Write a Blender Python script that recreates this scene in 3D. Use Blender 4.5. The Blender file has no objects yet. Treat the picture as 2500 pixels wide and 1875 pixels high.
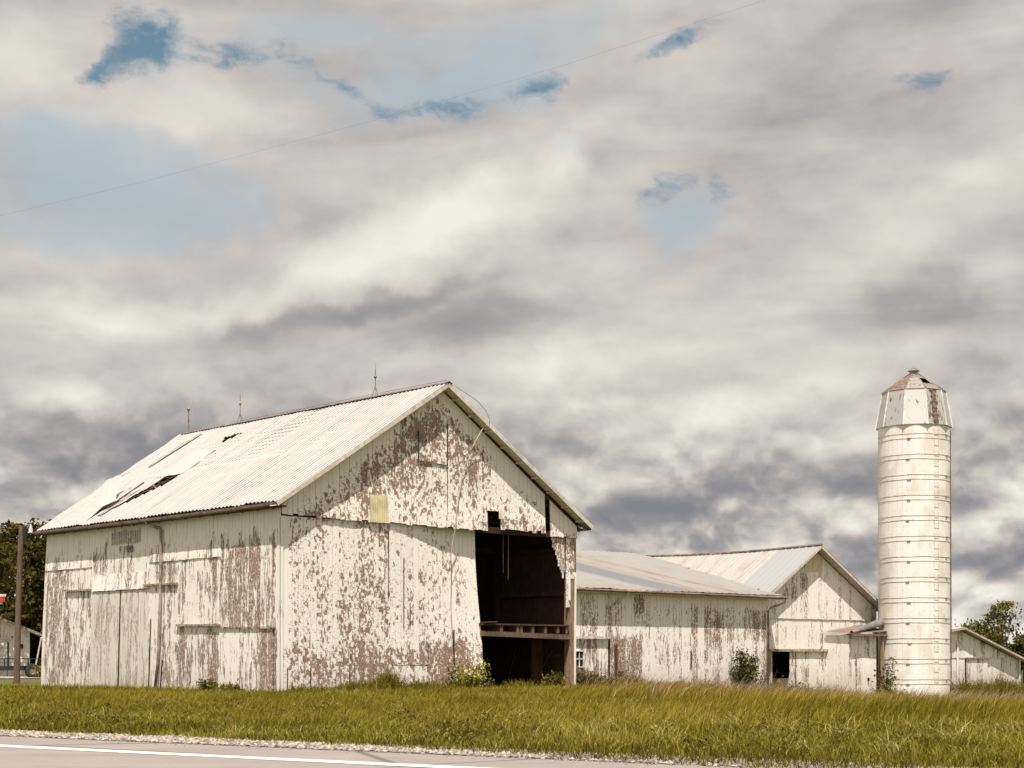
import bpy, math, random
import numpy as np
from mathutils import Vector, Matrix, noise as mnoise
random.seed(7); rng = np.random.default_rng(7)
R = math.radians
scene = bpy.context.scene
COL = scene.collection

# ------------------------------------------------------------------ camera
EYE = 1.31
cd = bpy.data.cameras.new('camera'); cam = bpy.data.objects.new('camera', cd); COL.objects.link(cam)
cam.location = (0, 0, EYE); cam.rotation_euler = (R(90), 0, 0)
cd.sensor_width = 36; cd.lens = 56.29; cd.shift_y = 0.2647; cd.clip_end = 9000; cd.clip_start = .1
scene.camera = cam
scene.view_settings.view_transform = 'Standard'; scene.view_settings.look = 'None'
scene.view_settings.gamma = 1; scene.view_settings.exposure = 0.55
scene.cycles.max_bounces = 6; scene.cycles.diffuse_bounces = 3; scene.cycles.glossy_bounces = 2
scene.cycles.transparent_max_bounces = 6

# ------------------------------------------------------------------ sun
SUN = Vector((-.02, -1.38, 3.04)).normalized()
sd = bpy.data.lights.new('sun', 'SUN'); sd.energy = 5.0; sd.angle = R(.53); sd.color = (1, .935, .865)
so = bpy.data.objects.new('sun', sd); COL.objects.link(so)
so.rotation_euler = SUN.to_track_quat('Z', 'Y').to_euler(); so.location = (0, -30, 60)

# ------------------------------------------------------------------ node helper
class NT:
    def __init__(s, nt): s.nt = nt
    def n(s, t, **kw):
        nd = s.nt.nodes.new(t)
        for k, v in kw.items():
            if k.startswith('i_'):
                nd.inputs[int(k[2:]) if k[2:].isdigit() else k[2:].replace('_', ' ')].default_value = v
            else: setattr(nd, k, v)
        return nd
    def link(s, a, b): s.nt.links.new(a, b)
    def _in(s, sock, v):
        if isinstance(v, bpy.types.NodeSocket): s.link(v, sock)
        elif v is not None:
            try: sock.default_value = v
            except TypeError: sock.default_value = (v, v, v) if not hasattr(v, '__len__') else tuple(v) + (1,)
    def m(s, op, a, b=None, c=None, clamp=False):
        nd = s.n('ShaderNodeMath', operation=op, use_clamp=clamp)
        s._in(nd.inputs[0], a); s._in(nd.inputs[1], b); s._in(nd.inputs[2], c)
        return nd.outputs[0]
    def v(s, op, a, b=None, c=None):
        nd = s.n('ShaderNodeVectorMath', operation=op)
        s._in(nd.inputs[0], a); s._in(nd.inputs[1], b)
        if c is not None: s._in(nd.inputs[2], c)
        return nd.outputs['Value'] if op in ('LENGTH', 'DOT_PRODUCT') else nd.outputs[0]
    def map(s, x, a, b, c=0., d=1., smooth=True):
        nd = s.n('ShaderNodeMapRange', interpolation_type='SMOOTHSTEP' if smooth else 'LINEAR')
        s._in(nd.inputs[0], x); s._in(nd.inputs[1], a); s._in(nd.inputs[2], b); s._in(nd.inputs[3], c); s._in(nd.inputs[4], d)
        return nd.outputs[0]
    def noise(s, vec, scale=1., detail=4., rough=.5, dist=0., dims='3D'):
        nd = s.n('ShaderNodeTexNoise', noise_dimensions=dims)
        s._in(nd.inputs['Vector'], vec); nd.inputs['Scale'].default_value = scale
        nd.inputs['Detail'].default_value = detail; nd.inputs['Roughness'].default_value = rough
        nd.inputs['Distortion'].default_value = dist
        return nd.outputs['Fac']
    def mapping(s, vec, scale=(1, 1, 1), loc=(0, 0, 0), rot=(0, 0, 0), typ='POINT'):
        nd = s.n('ShaderNodeMapping', vector_type=typ); s._in(nd.inputs[0], vec)
        nd.inputs['Location'].default_value = loc; nd.inputs['Rotation'].default_value = rot; nd.inputs['Scale'].default_value = scale
        return nd.outputs[0]
    def mix(s, f, a, b, mode='MIX'):
        nd = s.n('ShaderNodeMix', data_type='RGBA', blend_type=mode)
        s._in(nd.inputs[0], f)
        for i, q in ((6, a), (7, b)):
            if isinstance(q, bpy.types.NodeSocket): s.link(q, nd.inputs[i])
            else: nd.inputs[i].default_value = tuple(q)[:3] + (1,)
        return nd.outputs[2]
    def ramp(s, x, stops):
        nd = s.n('ShaderNodeValToRGB'); s._in(nd.inputs[0], x); el = nd.color_ramp.elements
        el[0].position = stops[0][0]; el[0].color = (*stops[0][1], 1)
        el[1].position = stops[-1][0]; el[1].color = (*stops[-1][1], 1)
        for p, c in stops[1:-1]:
            e = el.new(p); e.color = (*c, 1)
        return nd.outputs[0]
    def attr(s, name, out='Fac'): return s.n('ShaderNodeAttribute', attribute_name=name).outputs[out]
    def xyz(s, x, y, z):
        nd = s.n('ShaderNodeCombineXYZ'); s._in(nd.inputs[0], x); s._in(nd.inputs[1], y); s._in(nd.inputs[2], z); return nd.outputs[0]
    def sep(s, vec):
        nd = s.n('ShaderNodeSeparateXYZ'); s._in(nd.inputs[0], vec); return nd.outputs

# ------------------------------------------------------------------ sky (world)
world = bpy.data.worlds.new('World'); scene.world = world; world.use_nodes = True
world.node_tree.nodes.clear()
W = NT(world.node_tree)
dirv = W.n('ShaderNodeTexCoord').outputs['Generated']
dx, dy, dz = W.sep(dirv)
az = W.m('ARCTAN2', dx, dy)
el = W.m('ARCSINE', dz)
base = W.xyz(az, el, 0.)
wn = W.n('ShaderNodeTexNoise'); W.link(dirv, wn.inputs['Vector']); wn.inputs['Scale'].default_value = 9; wn.inputs['Detail'].default_value = 6
wn.inputs['Roughness'].default_value = .55
warp = W.v('MULTIPLY', W.v('SUBTRACT', wn.outputs['Color'], (.5, .5, .5)), (.075, .040, 0.))
wn2 = W.n('ShaderNodeTexNoise'); W.link(dirv, wn2.inputs['Vector']); wn2.inputs['Scale'].default_value = 38; wn2.inputs['Detail'].default_value = 6
warp2 = W.v('MULTIPLY', W.v('SUBTRACT', wn2.outputs['Color'], (.5, .5, .5)), (.028, .018, 0.))
P = W.v('ADD', W.v('ADD', base, warp), warp2)
def sky_ae(x, y):
    X = (x - 1106) / 3459; Z = (1415 - y) / 3459
    return math.atan(X), math.atan(Z / math.hypot(1, X))
def blob(x, y, rx, ry, ang, amp, hard=0.):
    a, e = sky_ae(x, y)
    mp = W.n('ShaderNodeMapping', vector_type='TEXTURE'); W.link(P, mp.inputs[0])
    mp.inputs['Location'].default_value = (a, e, 0); mp.inputs['Rotation'].default_value = (0, 0, R(ang))
    mp.inputs['Scale'].default_value = (rx / 3459, ry / 3459, 1)
    l = W.v('LENGTH', mp.outputs[0])
    return W.m('MULTIPLY', W.map(l, 1.35, hard), amp)
def total(lst):
    t = None
    for q in lst:
        b = blob(*q); t = b if t is None else W.m('ADD', t, b)
    return t
gaps = total([(320, 85, 110, 62, -22, 1.0, .2), (265, 130, 85, 50, 30, .8), (200, 168, 64, 26, 12, .8), (505, 118, 90, 36, 5, .95), (620, 105, 70, 40, -20, .5), (725, 215, 135, 24, -32, .6),
              (985, 228, 100, 28, 8, .95), (870, 245, 120, 22, 10, .5), (1165, 182, 85, 34, 5, .85), (1455, 92, 110, 32, 25, .85), (1990, 168, 64, 24, 8, .85), (1440, 400, 80, 40, 20, .6), (1560, 400, 50, 55, 40, .6)])
haze = total([(250, 430, 460, 130, 3, .95), (450, 500, 200, 50, 12, .35), (60, 300, 200, 110, 0, .7), (700, 60, 230, 100, 0, .7), (1100, 110, 330, 100, 10, .7), (900, 220, 360, 80, 8, .8), (1480, 470, 150, 110, 12, .9), (1250, 300, 80, 60, 0, .3),
              (620, 180, 160, 60, -25, .45), (330, 110, 190, 110, -10, .6), (1450, 100, 150, 50, 25, .4), (1990, 165, 120, 40, 10, .3), (2000, 500, 150, 60, 10, .2)])
lights = total([(1090, 430, 190, 100, 20, .30), (900, 505, 210, 80, 25, .30), (760, 560, 200, 60, 20, .15), (150, 680, 150, 60, 0, .34), (350, 700, 260, 60, 12, .2), (1235, 330, 70, 60, 20, .2),
                (420, 235, 230, 90, 0, .18), (40, 140, 190, 120, 0, .16), (1350, 750, 420, 75, 12, .14), (1550, 880, 350, 50, 8, .2), (1850, 560, 380, 85, 22, .2), (2190, 600, 90, 70, 10, .25),
                (1170, 815, 110, 45, 10, .2), (900, 780, 80, 30, 0, .15), (650, 640, 260, 40, 15, .15), (1600, 1075, 60, 25, 10, .25), (2140, 1295, 160, 40, 5, .2), (2150, 1030, 100, 50, 0, .12), (1300, 880, 120, 30, 0, .15),
                (130, 860, 110, 45, 0, .2), (1750, 800, 300, 60, 12, .12), (1350, 230, 120, 50, 20, .1), (1250, 1090, 80, 30, 0, .14)])
darks = total([(800, 668, 300, 28, 14, .34), (1020, 690, 190, 60, 8, .30), (560, 745, 160, 40, 8, .14), (1880, 90, 320, 110, 25, .20), (1650, 330, 280, 110, 20, .18), (950, 90, 200, 70, 20, .08),
               (300, 960, 420, 75, 3, .34), (90, 1010, 260, 90, 0, .22), (60, 905, 150, 30, 0, .14), (1480, 1120, 560, 80, 3, .42), (2120, 1190, 260, 60, 3, .52), (1600, 1010, 300, 40, 5, .2), (1300, 960, 160, 60, 0, .2), (2080, 655, 300, 40, 14, .18),
               (1500, 720, 330, 28, 10, .12), (1420, 970, 420, 30, 8, .14), (2130, 900, 180, 60, 15, .12), (2150, 1340, 200, 26, 0, .1), (1330, 300, 60, 60, 50, .1), (1900, 1010, 200, 40, 5, .14), (420, 320, 250, 30, 5, .07)])
s1 = W.noise(W.mapping(base, scale=(5, 19, 1), rot=(0, 0, R(-18))), 1, 7, .52, .5)
s2 = W.noise(W.v('ADD', W.mapping(dirv, scale=(1, 1, 1.7)), warp), 13, 9, .52, .4)
s3 = W.noise(W.v('ADD', W.mapping(dirv, scale=(1, 1, 2.6)), warp), 42, 8, .62, .1)
lowf = W.map(el, .20, .05)          # lumpier cumulus rows towards the horizon
detail = W.m('ADD', W.m('MULTIPLY', W.m('SUBTRACT', s1, .5), W.m('ADD', .68, W.m('MULTIPLY', lowf, -.30))),
             W.m('MULTIPLY', W.m('SUBTRACT', s2, .5), W.m('ADD', .20, W.m('MULTIPLY', lowf, .50))))
detail = W.m('ADD', detail, W.m('MULTIPLY', W.m('SUBTRACT', s3, .5), W.m('ADD', .06, W.m('MULTIPLY', lowf, .20))))
# sunlit tops and shaded bases of the cumulus rows: density here minus density just above
def dens(off, sc, zz):
    return W.noise(W.v('ADD', W.mapping(dirv, scale=(1, 1, zz), loc=(0, 0, off)), warp), sc, 4, .48, .1)
rel = W.m('ADD', W.m('MULTIPLY', W.m('SUBTRACT', dens(0, 13, 1.75), dens(.035, 13, 1.75)), 1.15), W.m('MULTIPLY', W.m('SUBTRACT', dens(0, 30, 1.35), dens(.014, 30, 1.35)), 1.3))
detail = W.m('ADD', detail, W.m('MULTIPLY', rel, W.m('ADD', .14, W.m('MULTIPLY', lowf, 1.15))))
br = W.m('ADD', W.m('ADD', .61, detail), W.m('SUBTRACT', lights, W.m('MULTIPLY', darks, .80)))
cloud = W.ramp(br, [(0., (.215, .222, .245)), (.22, (.275, .27, .282)), (.42, (.385, .362, .36)), (.6, (.55, .505, .47)), (.78, (.68, .635, .575)), (1., (.83, .80, .72))])
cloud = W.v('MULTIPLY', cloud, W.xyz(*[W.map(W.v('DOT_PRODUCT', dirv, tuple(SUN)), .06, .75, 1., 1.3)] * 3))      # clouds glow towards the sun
sky = W.n('ShaderNodeTexSky', sky_type='NISHITA'); sky.sun_disc = False
sky.sun_elevation = R(65.6); sky.sun_rotation = R(180); sky.air_density = 1.2; sky.dust_density = .6; sky.ozone_density = 1.6
blue = W.v('MULTIPLY', sky.outputs[0], (.062, .079, .072))
cover = W.m('SUBTRACT', gaps, W.m('MULTIPLY', W.m('SUBTRACT', W.m('ADD', W.m('MULTIPLY', s2, .4), W.m('MULTIPLY', s3, .6)), .42), 2.3))
fine = W.noise(W.v('ADD', W.mapping(dirv, scale=(1, 1, 1.5)), warp2), 75, 7, .62, .6)
cover = W.m('SUBTRACT', cover, W.m('MULTIPLY', W.m('SUBTRACT', fine, .42), 1.5))
cover = W.m('MULTIPLY', W.map(cover, -.20, 1.0, 0., .92), W.map(gaps, 0., .3))
hz = W.m('MULTIPLY', W.map(W.m('ADD', haze, W.m('ADD', W.m('MULTIPLY', W.m('SUBTRACT', s1, .5), 1.2), W.m('MULTIPLY', W.m('SUBTRACT', s2, .5), 1.4))), .05, 1.05), .76)
hz = W.m('MULTIPLY', hz, W.map(haze, 0., .3))
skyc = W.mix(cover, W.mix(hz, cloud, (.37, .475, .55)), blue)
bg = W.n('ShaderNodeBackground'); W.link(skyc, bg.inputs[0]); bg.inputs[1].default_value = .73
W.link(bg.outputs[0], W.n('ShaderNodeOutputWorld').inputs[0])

# ------------------------------------------------------------------ materials
MATS = {}
def mat(name):
    m = bpy.data.materials.new(name); m.use_nodes = True; m.node_tree.nodes.clear()
    N_ = NT(m.node_tree); b = N_.n('ShaderNodeBsdfPrincipled'); o = N_.n('ShaderNodeOutputMaterial')
    N_.link(b.outputs[0], o.inputs[0]); b.inputs['Roughness'].default_value = .8
    b.inputs['Specular IOR Level'].default_value = .25
    MATS[name] = m
    return m, N_, b
def bump(N_, b, h, st=.4, dist=.01):
    bn = N_.n('ShaderNodeBump'); bn.inputs['Strength'].default_value = st; bn.inputs['Distance'].default_value = dist
    N_.link(h, bn.inputs['Height']); N_.link(bn.outputs[0], b.inputs['Normal'])

def paint_mat(name, style, white=(.81, .77, .71), woodA=(.30, .205, .155), woodB=(.20, .13, .097)):
    m, N_, b = mat(name)
    wc = N_.attr('wc', 'Vector'); s, z, rn = N_.sep(wc)
    peel = N_.attr('peel')
    off = N_.xyz(N_.m('MULTIPLY', rn, 7.3), N_.m('MULTIPLY', rn, 31.7), rn)
    joined = N_.xyz(s, z, 0.)
    vb = N_.v('ADD', joined, off)
    big = N_.noise(N_.mapping(joined, scale=(.9, .6, 1)), 1, 3, .6)
    jag = N_.v('MULTIPLY', N_.n('ShaderNodeTexNoise', i_Scale=9.).outputs['Color'], (.05, .05, 0))
    def vor(scale, w=1.):
        vo = N_.n('ShaderNodeTexVoronoi', distance='CHEBYCHEV'); N_.link(N_.mapping(N_.v('ADD', vb, jag), scale=scale), vo.inputs['Vector']); vo.inputs['Scale'].default_value = 1
        return N_.sep(vo.outputs['Color'])[0]
    def wsum(*t):
        o = None
        for x_, w_ in t:
            q = N_.m('MULTIPLY', N_.m('SUBTRACT', x_, .5), w_); o = q if o is None else N_.m('ADD', o, q)
        return o
    if style == 'streak':
        patch = wsum((N_.noise(N_.mapping(vb, scale=(10, 1.1, 1)), 1, 4, .65, .5), .75), (N_.noise(N_.mapping(joined, scale=(26, 4.5, 1)), 1, 4, .7, .3), .55), (vor((9, 2.2, 1)), .14), (big, .35))
        fleck = N_.noise(N_.mapping(vb, scale=(24, 7, 1)), 1, 3, .7, .6); speck = N_.noise(N_.mapping(joined, scale=(22, 9, 1)), 1, 4, .75, 1.)
        fl0 = .69
    elif style == 'block':
        patch = wsum((N_.noise(N_.mapping(vb, scale=(10, 4, 1)), 1, 4, .68, .6), .62), (vor((10, 6.5, 1)), .34), (N_.noise(N_.mapping(vb, scale=(14, 9, 1)), 1, 3, .7, .4), .40), (big, .40))
        fleck = N_.noise(N_.mapping(vb, scale=(13, 19, 1)), 1, 3, .75, .8); speck = N_.noise(N_.mapping(joined, scale=(15, 13, 1)), 1, 4, .75, 1.2)
        fl0 = .60
    else:       # mostly sound paint, hairline vertical flaking
        patch = wsum((N_.noise(N_.mapping(vb, scale=(13, 1.8, 1)), 1, 5, .7, .6), .7), (N_.noise(N_.mapping(joined, scale=(20, 8, 1)), 1, 4, .7, .6), .6), (big, .35))
        fleck = N_.noise(N_.mapping(vb, scale=(17, 10, 1)), 1, 3, .75, .8); speck = N_.noise(N_.mapping(joined, scale=(18, 9, 1)), 1, 3, .7)
        fl0 = .67
    patch = N_.m('ADD', patch, N_.m('MULTIPLY', N_.m('SUBTRACT', rn, .5), .15))      # each board weathers at its own pace
    thr = N_.map(peel, 0., 1., .20, -.20, smooth=False)
    patch = N_.map(N_.m('SUBTRACT', patch, thr), -.006, .014)
    patch = N_.m('MULTIPLY', patch, N_.map(speck, .60 if style != 'streak' else .585, .565 if style == 'streak' else .58))
    fk = N_.map(N_.m('ADD', fleck, N_.m('MULTIPLY', peel, .10)), fl0 - .01 + .03, fl0 + .015 + .03)
    mask = N_.m('MULTIPLY', N_.m('MAXIMUM', patch, fk), N_.map(peel, 0.03, .12))
    grain = N_.noise(N_.mapping(vb, scale=(45, 1.2, 1)), 1, 4, .65)
    tone = N_.noise(N_.mapping(vb, scale=(3, .7, 1)), 1, 3, .6)
    wood = N_.mix(N_.map(N_.m('ADD', N_.m('MULTIPLY', grain, .6), N_.m('MULTIPLY', tone, .4)), .35, .65), woodB, woodA)
    dirt = N_.noise(N_.mapping(vb, scale=(14, .9, 1)), 1, 5, .65)
    low = N_.map(z, 1.1, -.1)
    wh = N_.mix(N_.map(dirt, .45, .75, 0., .28), white, (white[0]*.70, white[1]*.66, white[2]*.60))
    wh = N_.mix(N_.m('MULTIPLY', low, N_.map(dirt, .3, .7, .1, .6)), wh, (.42, .36, .27))
    wh = N_.mix(N_.m('MULTIPLY', N_.map(tone, .55, .75), .18), wh, (.62, .60, .53))
    col = N_.mix(mask, wh, wood)
    N_.link(col, b.inputs['Base Color']); b.inputs['Roughness'].default_value = .75
    bump(N_, b, N_.m('ADD', N_.m('MULTIPLY', mask, -1.), N_.m('MULTIPLY', grain, .5)), .5, .006)
    return m
M_streak = paint_mat('streaked_paint', 'streak')
M_block = paint_mat('flaked_paint', 'block')
M_fine = paint_mat('sound_paint', 'fine', white=(.81, .77, .71))
M_door = paint_mat('door_paint', 'streak', white=(.68, .64, .58), woodA=(.42, .35, .29), woodB=(.32, .26, .22))

def wood_mat(name, a, b_, sc=(6, 6, .8)):
    m, N_, b = mat(name)
    o = N_.n('ShaderNodeTexCoord').outputs['Object']
    g = N_.noise(N_.mapping(o, scale=sc), 3, 6, .65, .4); g2 = N_.noise(o, 1.3, 3, .5)
    N_.link(N_.mix(N_.map(N_.m('ADD', N_.m('MULTIPLY', g, .7), N_.m('MULTIPLY', g2, .3)), .36, .66), a, b_), b.inputs['Base Color'])
    bump(N_, b, g, .5, .01)
    return m
M_beam = wood_mat('rough_beam_wood', (.075, .048, .032), (.18, .125, .088))
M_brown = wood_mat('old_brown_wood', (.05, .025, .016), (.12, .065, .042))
M_post = wood_mat('weathered_post_wood', (.15, .09, .06), (.34, .23, .165))
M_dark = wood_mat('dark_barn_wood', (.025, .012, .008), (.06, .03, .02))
M_trim = wood_mat('weathered_trim', (.42, .37, .31), (.66, .61, .53), (2, 2, 2))
M_sill = wood_mat('pale_sill_wood', (.40, .32, .26), (.62, .52, .44), (1, 1, 5))
M_soffit = wood_mat('soffit_wood', (.56, .50, .40), (.70, .64, .54), (2, 2, 2))
M_pole = wood_mat('utility_pole_wood', (.09, .055, .038), (.19, .125, .09), (8, 8, .5))

def flat(name, c, rough=.8, metal=0., var=.15, sc=4.):
    m, N_, b = mat(name)
    o = N_.n('ShaderNodeTexCoord').outputs['Object']
    g = N_.noise(o, sc, 5, .6)
    lo = tuple(q * (1 - var * 2) for q in c); hi = tuple(min(1, q * (1 + var)) for q in c)
    N_.link(N_.mix(N_.map(g, .3, .7), lo, hi), b.inputs['Base Color'])
    b.inputs['Roughness'].default_value = rough; b.inputs['Metallic'].default_value = metal
    return m

def roof_mat(name, basec, rust, amount, zone=None, axis='y'):
    m, N_, b = mat(name)
    o = N_.n('ShaderNodeTexCoord').outputs['Object']; x, y, z = N_.sep(o)
    along = N_.mapping(o, scale=(.5, 6, .5) if axis == 'y' else (6, .35, .35))
    st = N_.noise(along, 1, 5, .65, .3); bl = N_.noise(o, .55, 5, .6, .5); fi = N_.noise(along, 4, 4, .7)
    c = N_.mix(N_.map(fi, .3, .7), tuple(q * .86 for q in basec), basec)
    r = N_.m('ADD', N_.m('MULTIPLY', st, .55), N_.m('MULTIPLY', bl, .45))
    r = N_.map(r, .64 - amount, .80 - amount)
    if zone: r = N_.m('MULTIPLY', r, zone(N_, x, y, z, bl), clamp=True)
    c = N_.mix(r, c, rust)
    N_.link(c, b.inputs['Base Color']); b.inputs['Roughness'].default_value = .55; b.inputs['Metallic'].default_value = 0.
    b.inputs['Specular IOR Level'].default_value = .3
    return m, N_, b, (x, y, z), c, bl
m_, N_, b_, (x_, y_, z_), c_, bl_ = roof_mat('corrugated_roof_metal', (.42, .405, .385), (.22, .17, .13), .10,
                  lambda N_, x, y, z, bl: N_.m('ADD', .30, N_.map(z, 7.6, 6.3, 0, .75)))
val = N_.m('SINE', N_.m('MULTIPLY', N_.m('ADD', y_, .47), 2 * math.pi / .23))      # troughs coloured darker so the ribs stand out
c_ = N_.mix(N_.m('MULTIPLY', N_.map(val, .35, -.55), N_.map(N_.noise(N_.mapping(N_.xyz(x_, y_, 0.), scale=(.4, 5, 1)), 1, 4, .6), .3, .6, .5, .95)), c_, (.085, .07, .055))
N_.link(c_, b_.inputs['Base Color']); M_roof = m_
def gauss(N_, x, c, w): return N_.map(N_.m('ABSOLUTE', N_.m('SUBTRACT', x, c)), w, w * .4)
# low lean-to roof: sheets of different age side by side
m_, N_, b_, (x_, y_, z_), c_, bl_ = roof_mat('patched_roof_metal', (.26, .245, .225), (.19, .14, .10), .12, None, 'x')
x_ = N_.m('ADD', x_, 17.); y_ = N_.m('ADD', y_, 4.2)
xx = N_.m('ADD', x_, N_.m('MULTIPLY', N_.m('SUBTRACT', bl_, .5), 1.0))
c2 = N_.mix(N_.m('MULTIPLY', gauss(N_, xx, 23.7, 1.9), .92), c_, (.135, .135, .15))
rus = N_.m('ADD', N_.m('ADD', gauss(N_, xx, 25.7, .35), gauss(N_, xx, 27.6, .6)), N_.m('ADD', N_.map(y_, 5.6, 4.2, 0, .5), N_.map(x_, 19.2, 17.9, 0, .4)))
c2 = N_.mix(N_.m('MULTIPLY', rus, N_.map(N_.noise(N_.mapping(N_.xyz(x_, y_, 0.), scale=(3, .5, 1)), 1, 5, .7), .38, .6), clamp=True), c2, (.21, .145, .10))
N_.link(c2, b_.inputs['Base Color']); M_roofB = m_
# gabled barn roof: old cream sheets and a newer grey run of sheets at the front
m_, N_, b_, (x_, y_, z_), c_, bl_ = roof_mat('two_tone_roof_metal', (.35, .338, .31), (.25, .185, .13), .10)
c2 = N_.mix(N_.m('MULTIPLY', N_.map(y_, 2.0, 2.8), N_.map(N_.noise(N_.mapping(N_.xyz(y_, x_, 0.), scale=(2, .5, 1)), 1, 5, .7), .5, .64, 0, .7)), c_, (.27, .20, .145))
c2 = N_.mix(N_.map(y_, 2.05, 2.0), c2, (.27, .268, .264))
N_.link(c2, b_.inputs['Base Color']); M_roofC = m_
M_loose = roof_mat('loose_sheet_metal', (.42, .40, .37), (.24, .19, .15), .06)[0]
M_gutter = flat('gutter_metal', (.19, .14, .11), .5, .1, .25, 3)
M_spout = flat('downspout_metal', (.33, .27, .23), .5, .1, .3, 2)
M_wspout = flat('pale_spout_metal', (.58, .54, .48), .5, .1, .2, 2)
M_rod = flat('rod_metal', (.26, .21, .19), .5, .3)
M_rail = flat('rusty_rail', (.50, .35, .21), .8, 0, .35, 6)
M_railw = flat('white_rail', (.62, .56, .48), .8, 0, .25, 6)
M_rail_d = flat('weathered_rail', (.36, .29, .22), .8, 0, .4, 8)
M_yellow = flat('yellow_translucent_panel', (.56, .49, .31), .6, 0, .12, 3)
M_yellow2 = flat('pale_yellow_panel', (.62, .53, .34), .6, 0, .1, 3)
M_black = flat('black_metal', (.03, .028, .028), .5, .2)
M_white = flat('white_paint', (.70, .68, .62), .6)
M_glass = flat('window_glass', (.02, .018, .016), .6)
M_red = flat('red_cloth', (.55, .05, .04), .8)
M_rope = flat('tan_cable', (.55, .46, .36), .7)
M_wire = flat('grey_wire', (.16, .16, .17), .6)
M_letters = flat('faded_lettering', (.16, .105, .085), .9)
M_ghost = flat('ghost_sign_paint', (.52, .475, .42), .9, 0, .2, 9)
M_rubber = flat('tyre_rubber', (.025, .024, .024), .8)
M_concrete = flat('concrete', (.42, .38, .33), .9, 0, .2, 6)

m_, N_, b_ = mat('silo_stave'); o_ = N_.n('ShaderNodeTexCoord').outputs['Object']; x_, y_, z_ = N_.sep(o_)
ang = N_.m('MULTIPLY', N_.m('ARCTAN2', y_, x_), 1.77)
bk = N_.n('ShaderNodeTexBrick', offset=.5); N_.link(N_.xyz(z_, ang, 0.), bk.inputs['Vector'])
bk.inputs['Scale'].default_value = 1; bk.inputs['Brick Width'].default_value = .76; bk.inputs['Row Height'].default_value = .27
bk.inputs['Mortar Size'].default_value = .010; bk.inputs['Color1'].default_value = (.79, .76, .705, 1); bk.inputs['Color2'].default_value = (.75, .72, .665, 1)
bk.inputs['Mortar'].default_value = (.63, .59, .52, 1)
sp = N_.noise(N_.mapping(o_, scale=(5, 5, 2.4)), 2.2, 6, .7, .5); bg_ = N_.noise(N_.mapping(o_, scale=(1, 1, .6)), .9, 4, .6)
c_ = N_.mix(N_.map(sp, .58, .70, 0, .75), bk.outputs[0], (.40, .36, .31))
c_ = N_.mix(N_.map(bg_, .48, .62, 0, .6), c_, (.56, .50, .41))
c_ = N_.mix(N_.map(z_, .9, .0, 0, .6), c_, (.52, .46, .36))
N_.link(c_, b_.inputs['Base Color']); M_stave = m_
def dome_mat(name, basec, amt):
    m_, N_, b_ = mat(name); o_ = N_.n('ShaderNodeTexCoord').outputs['Object']; x_, y_, z_ = N_.sep(o_)
    r_ = N_.noise(N_.mapping(o_, scale=(4.5, 4.5, .8)), 1.6, 6, .7, .6)
    seed = N_.attr('peel')
    f = N_.map(N_.m('ADD', r_, N_.m('MULTIPLY', seed, .38)), .66 - amt, .76 - amt)
    rc = N_.mix(N_.noise(o_, 7, 4, .6), (.09, .05, .035), (.22, .135, .095))
    N_.link(N_.mix(f, basec, rc), b_.inputs['Base Color'])
    N_.link(N_.map(f, 0, 1, .55, .0), b_.inputs['Metallic']); b_.inputs['Roughness'].default_value = .42
    return m_
M_skirt = dome_mat('dome_sheet_metal', (.52, .505, .475), 0.)
M_cone = dome_mat('rusted_dome_metal', (.33, .30, .27), .10)

# ------------------------------------------------------------------ mesh building
TH = math.atan2(.677, .736); NX, NY = -7.39, 51.0
UX, UY = math.cos(TH), math.sin(TH)
def wpos(x, y): return (NX + x * UX - y * UY, NY + x * UY + y * UX)

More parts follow.
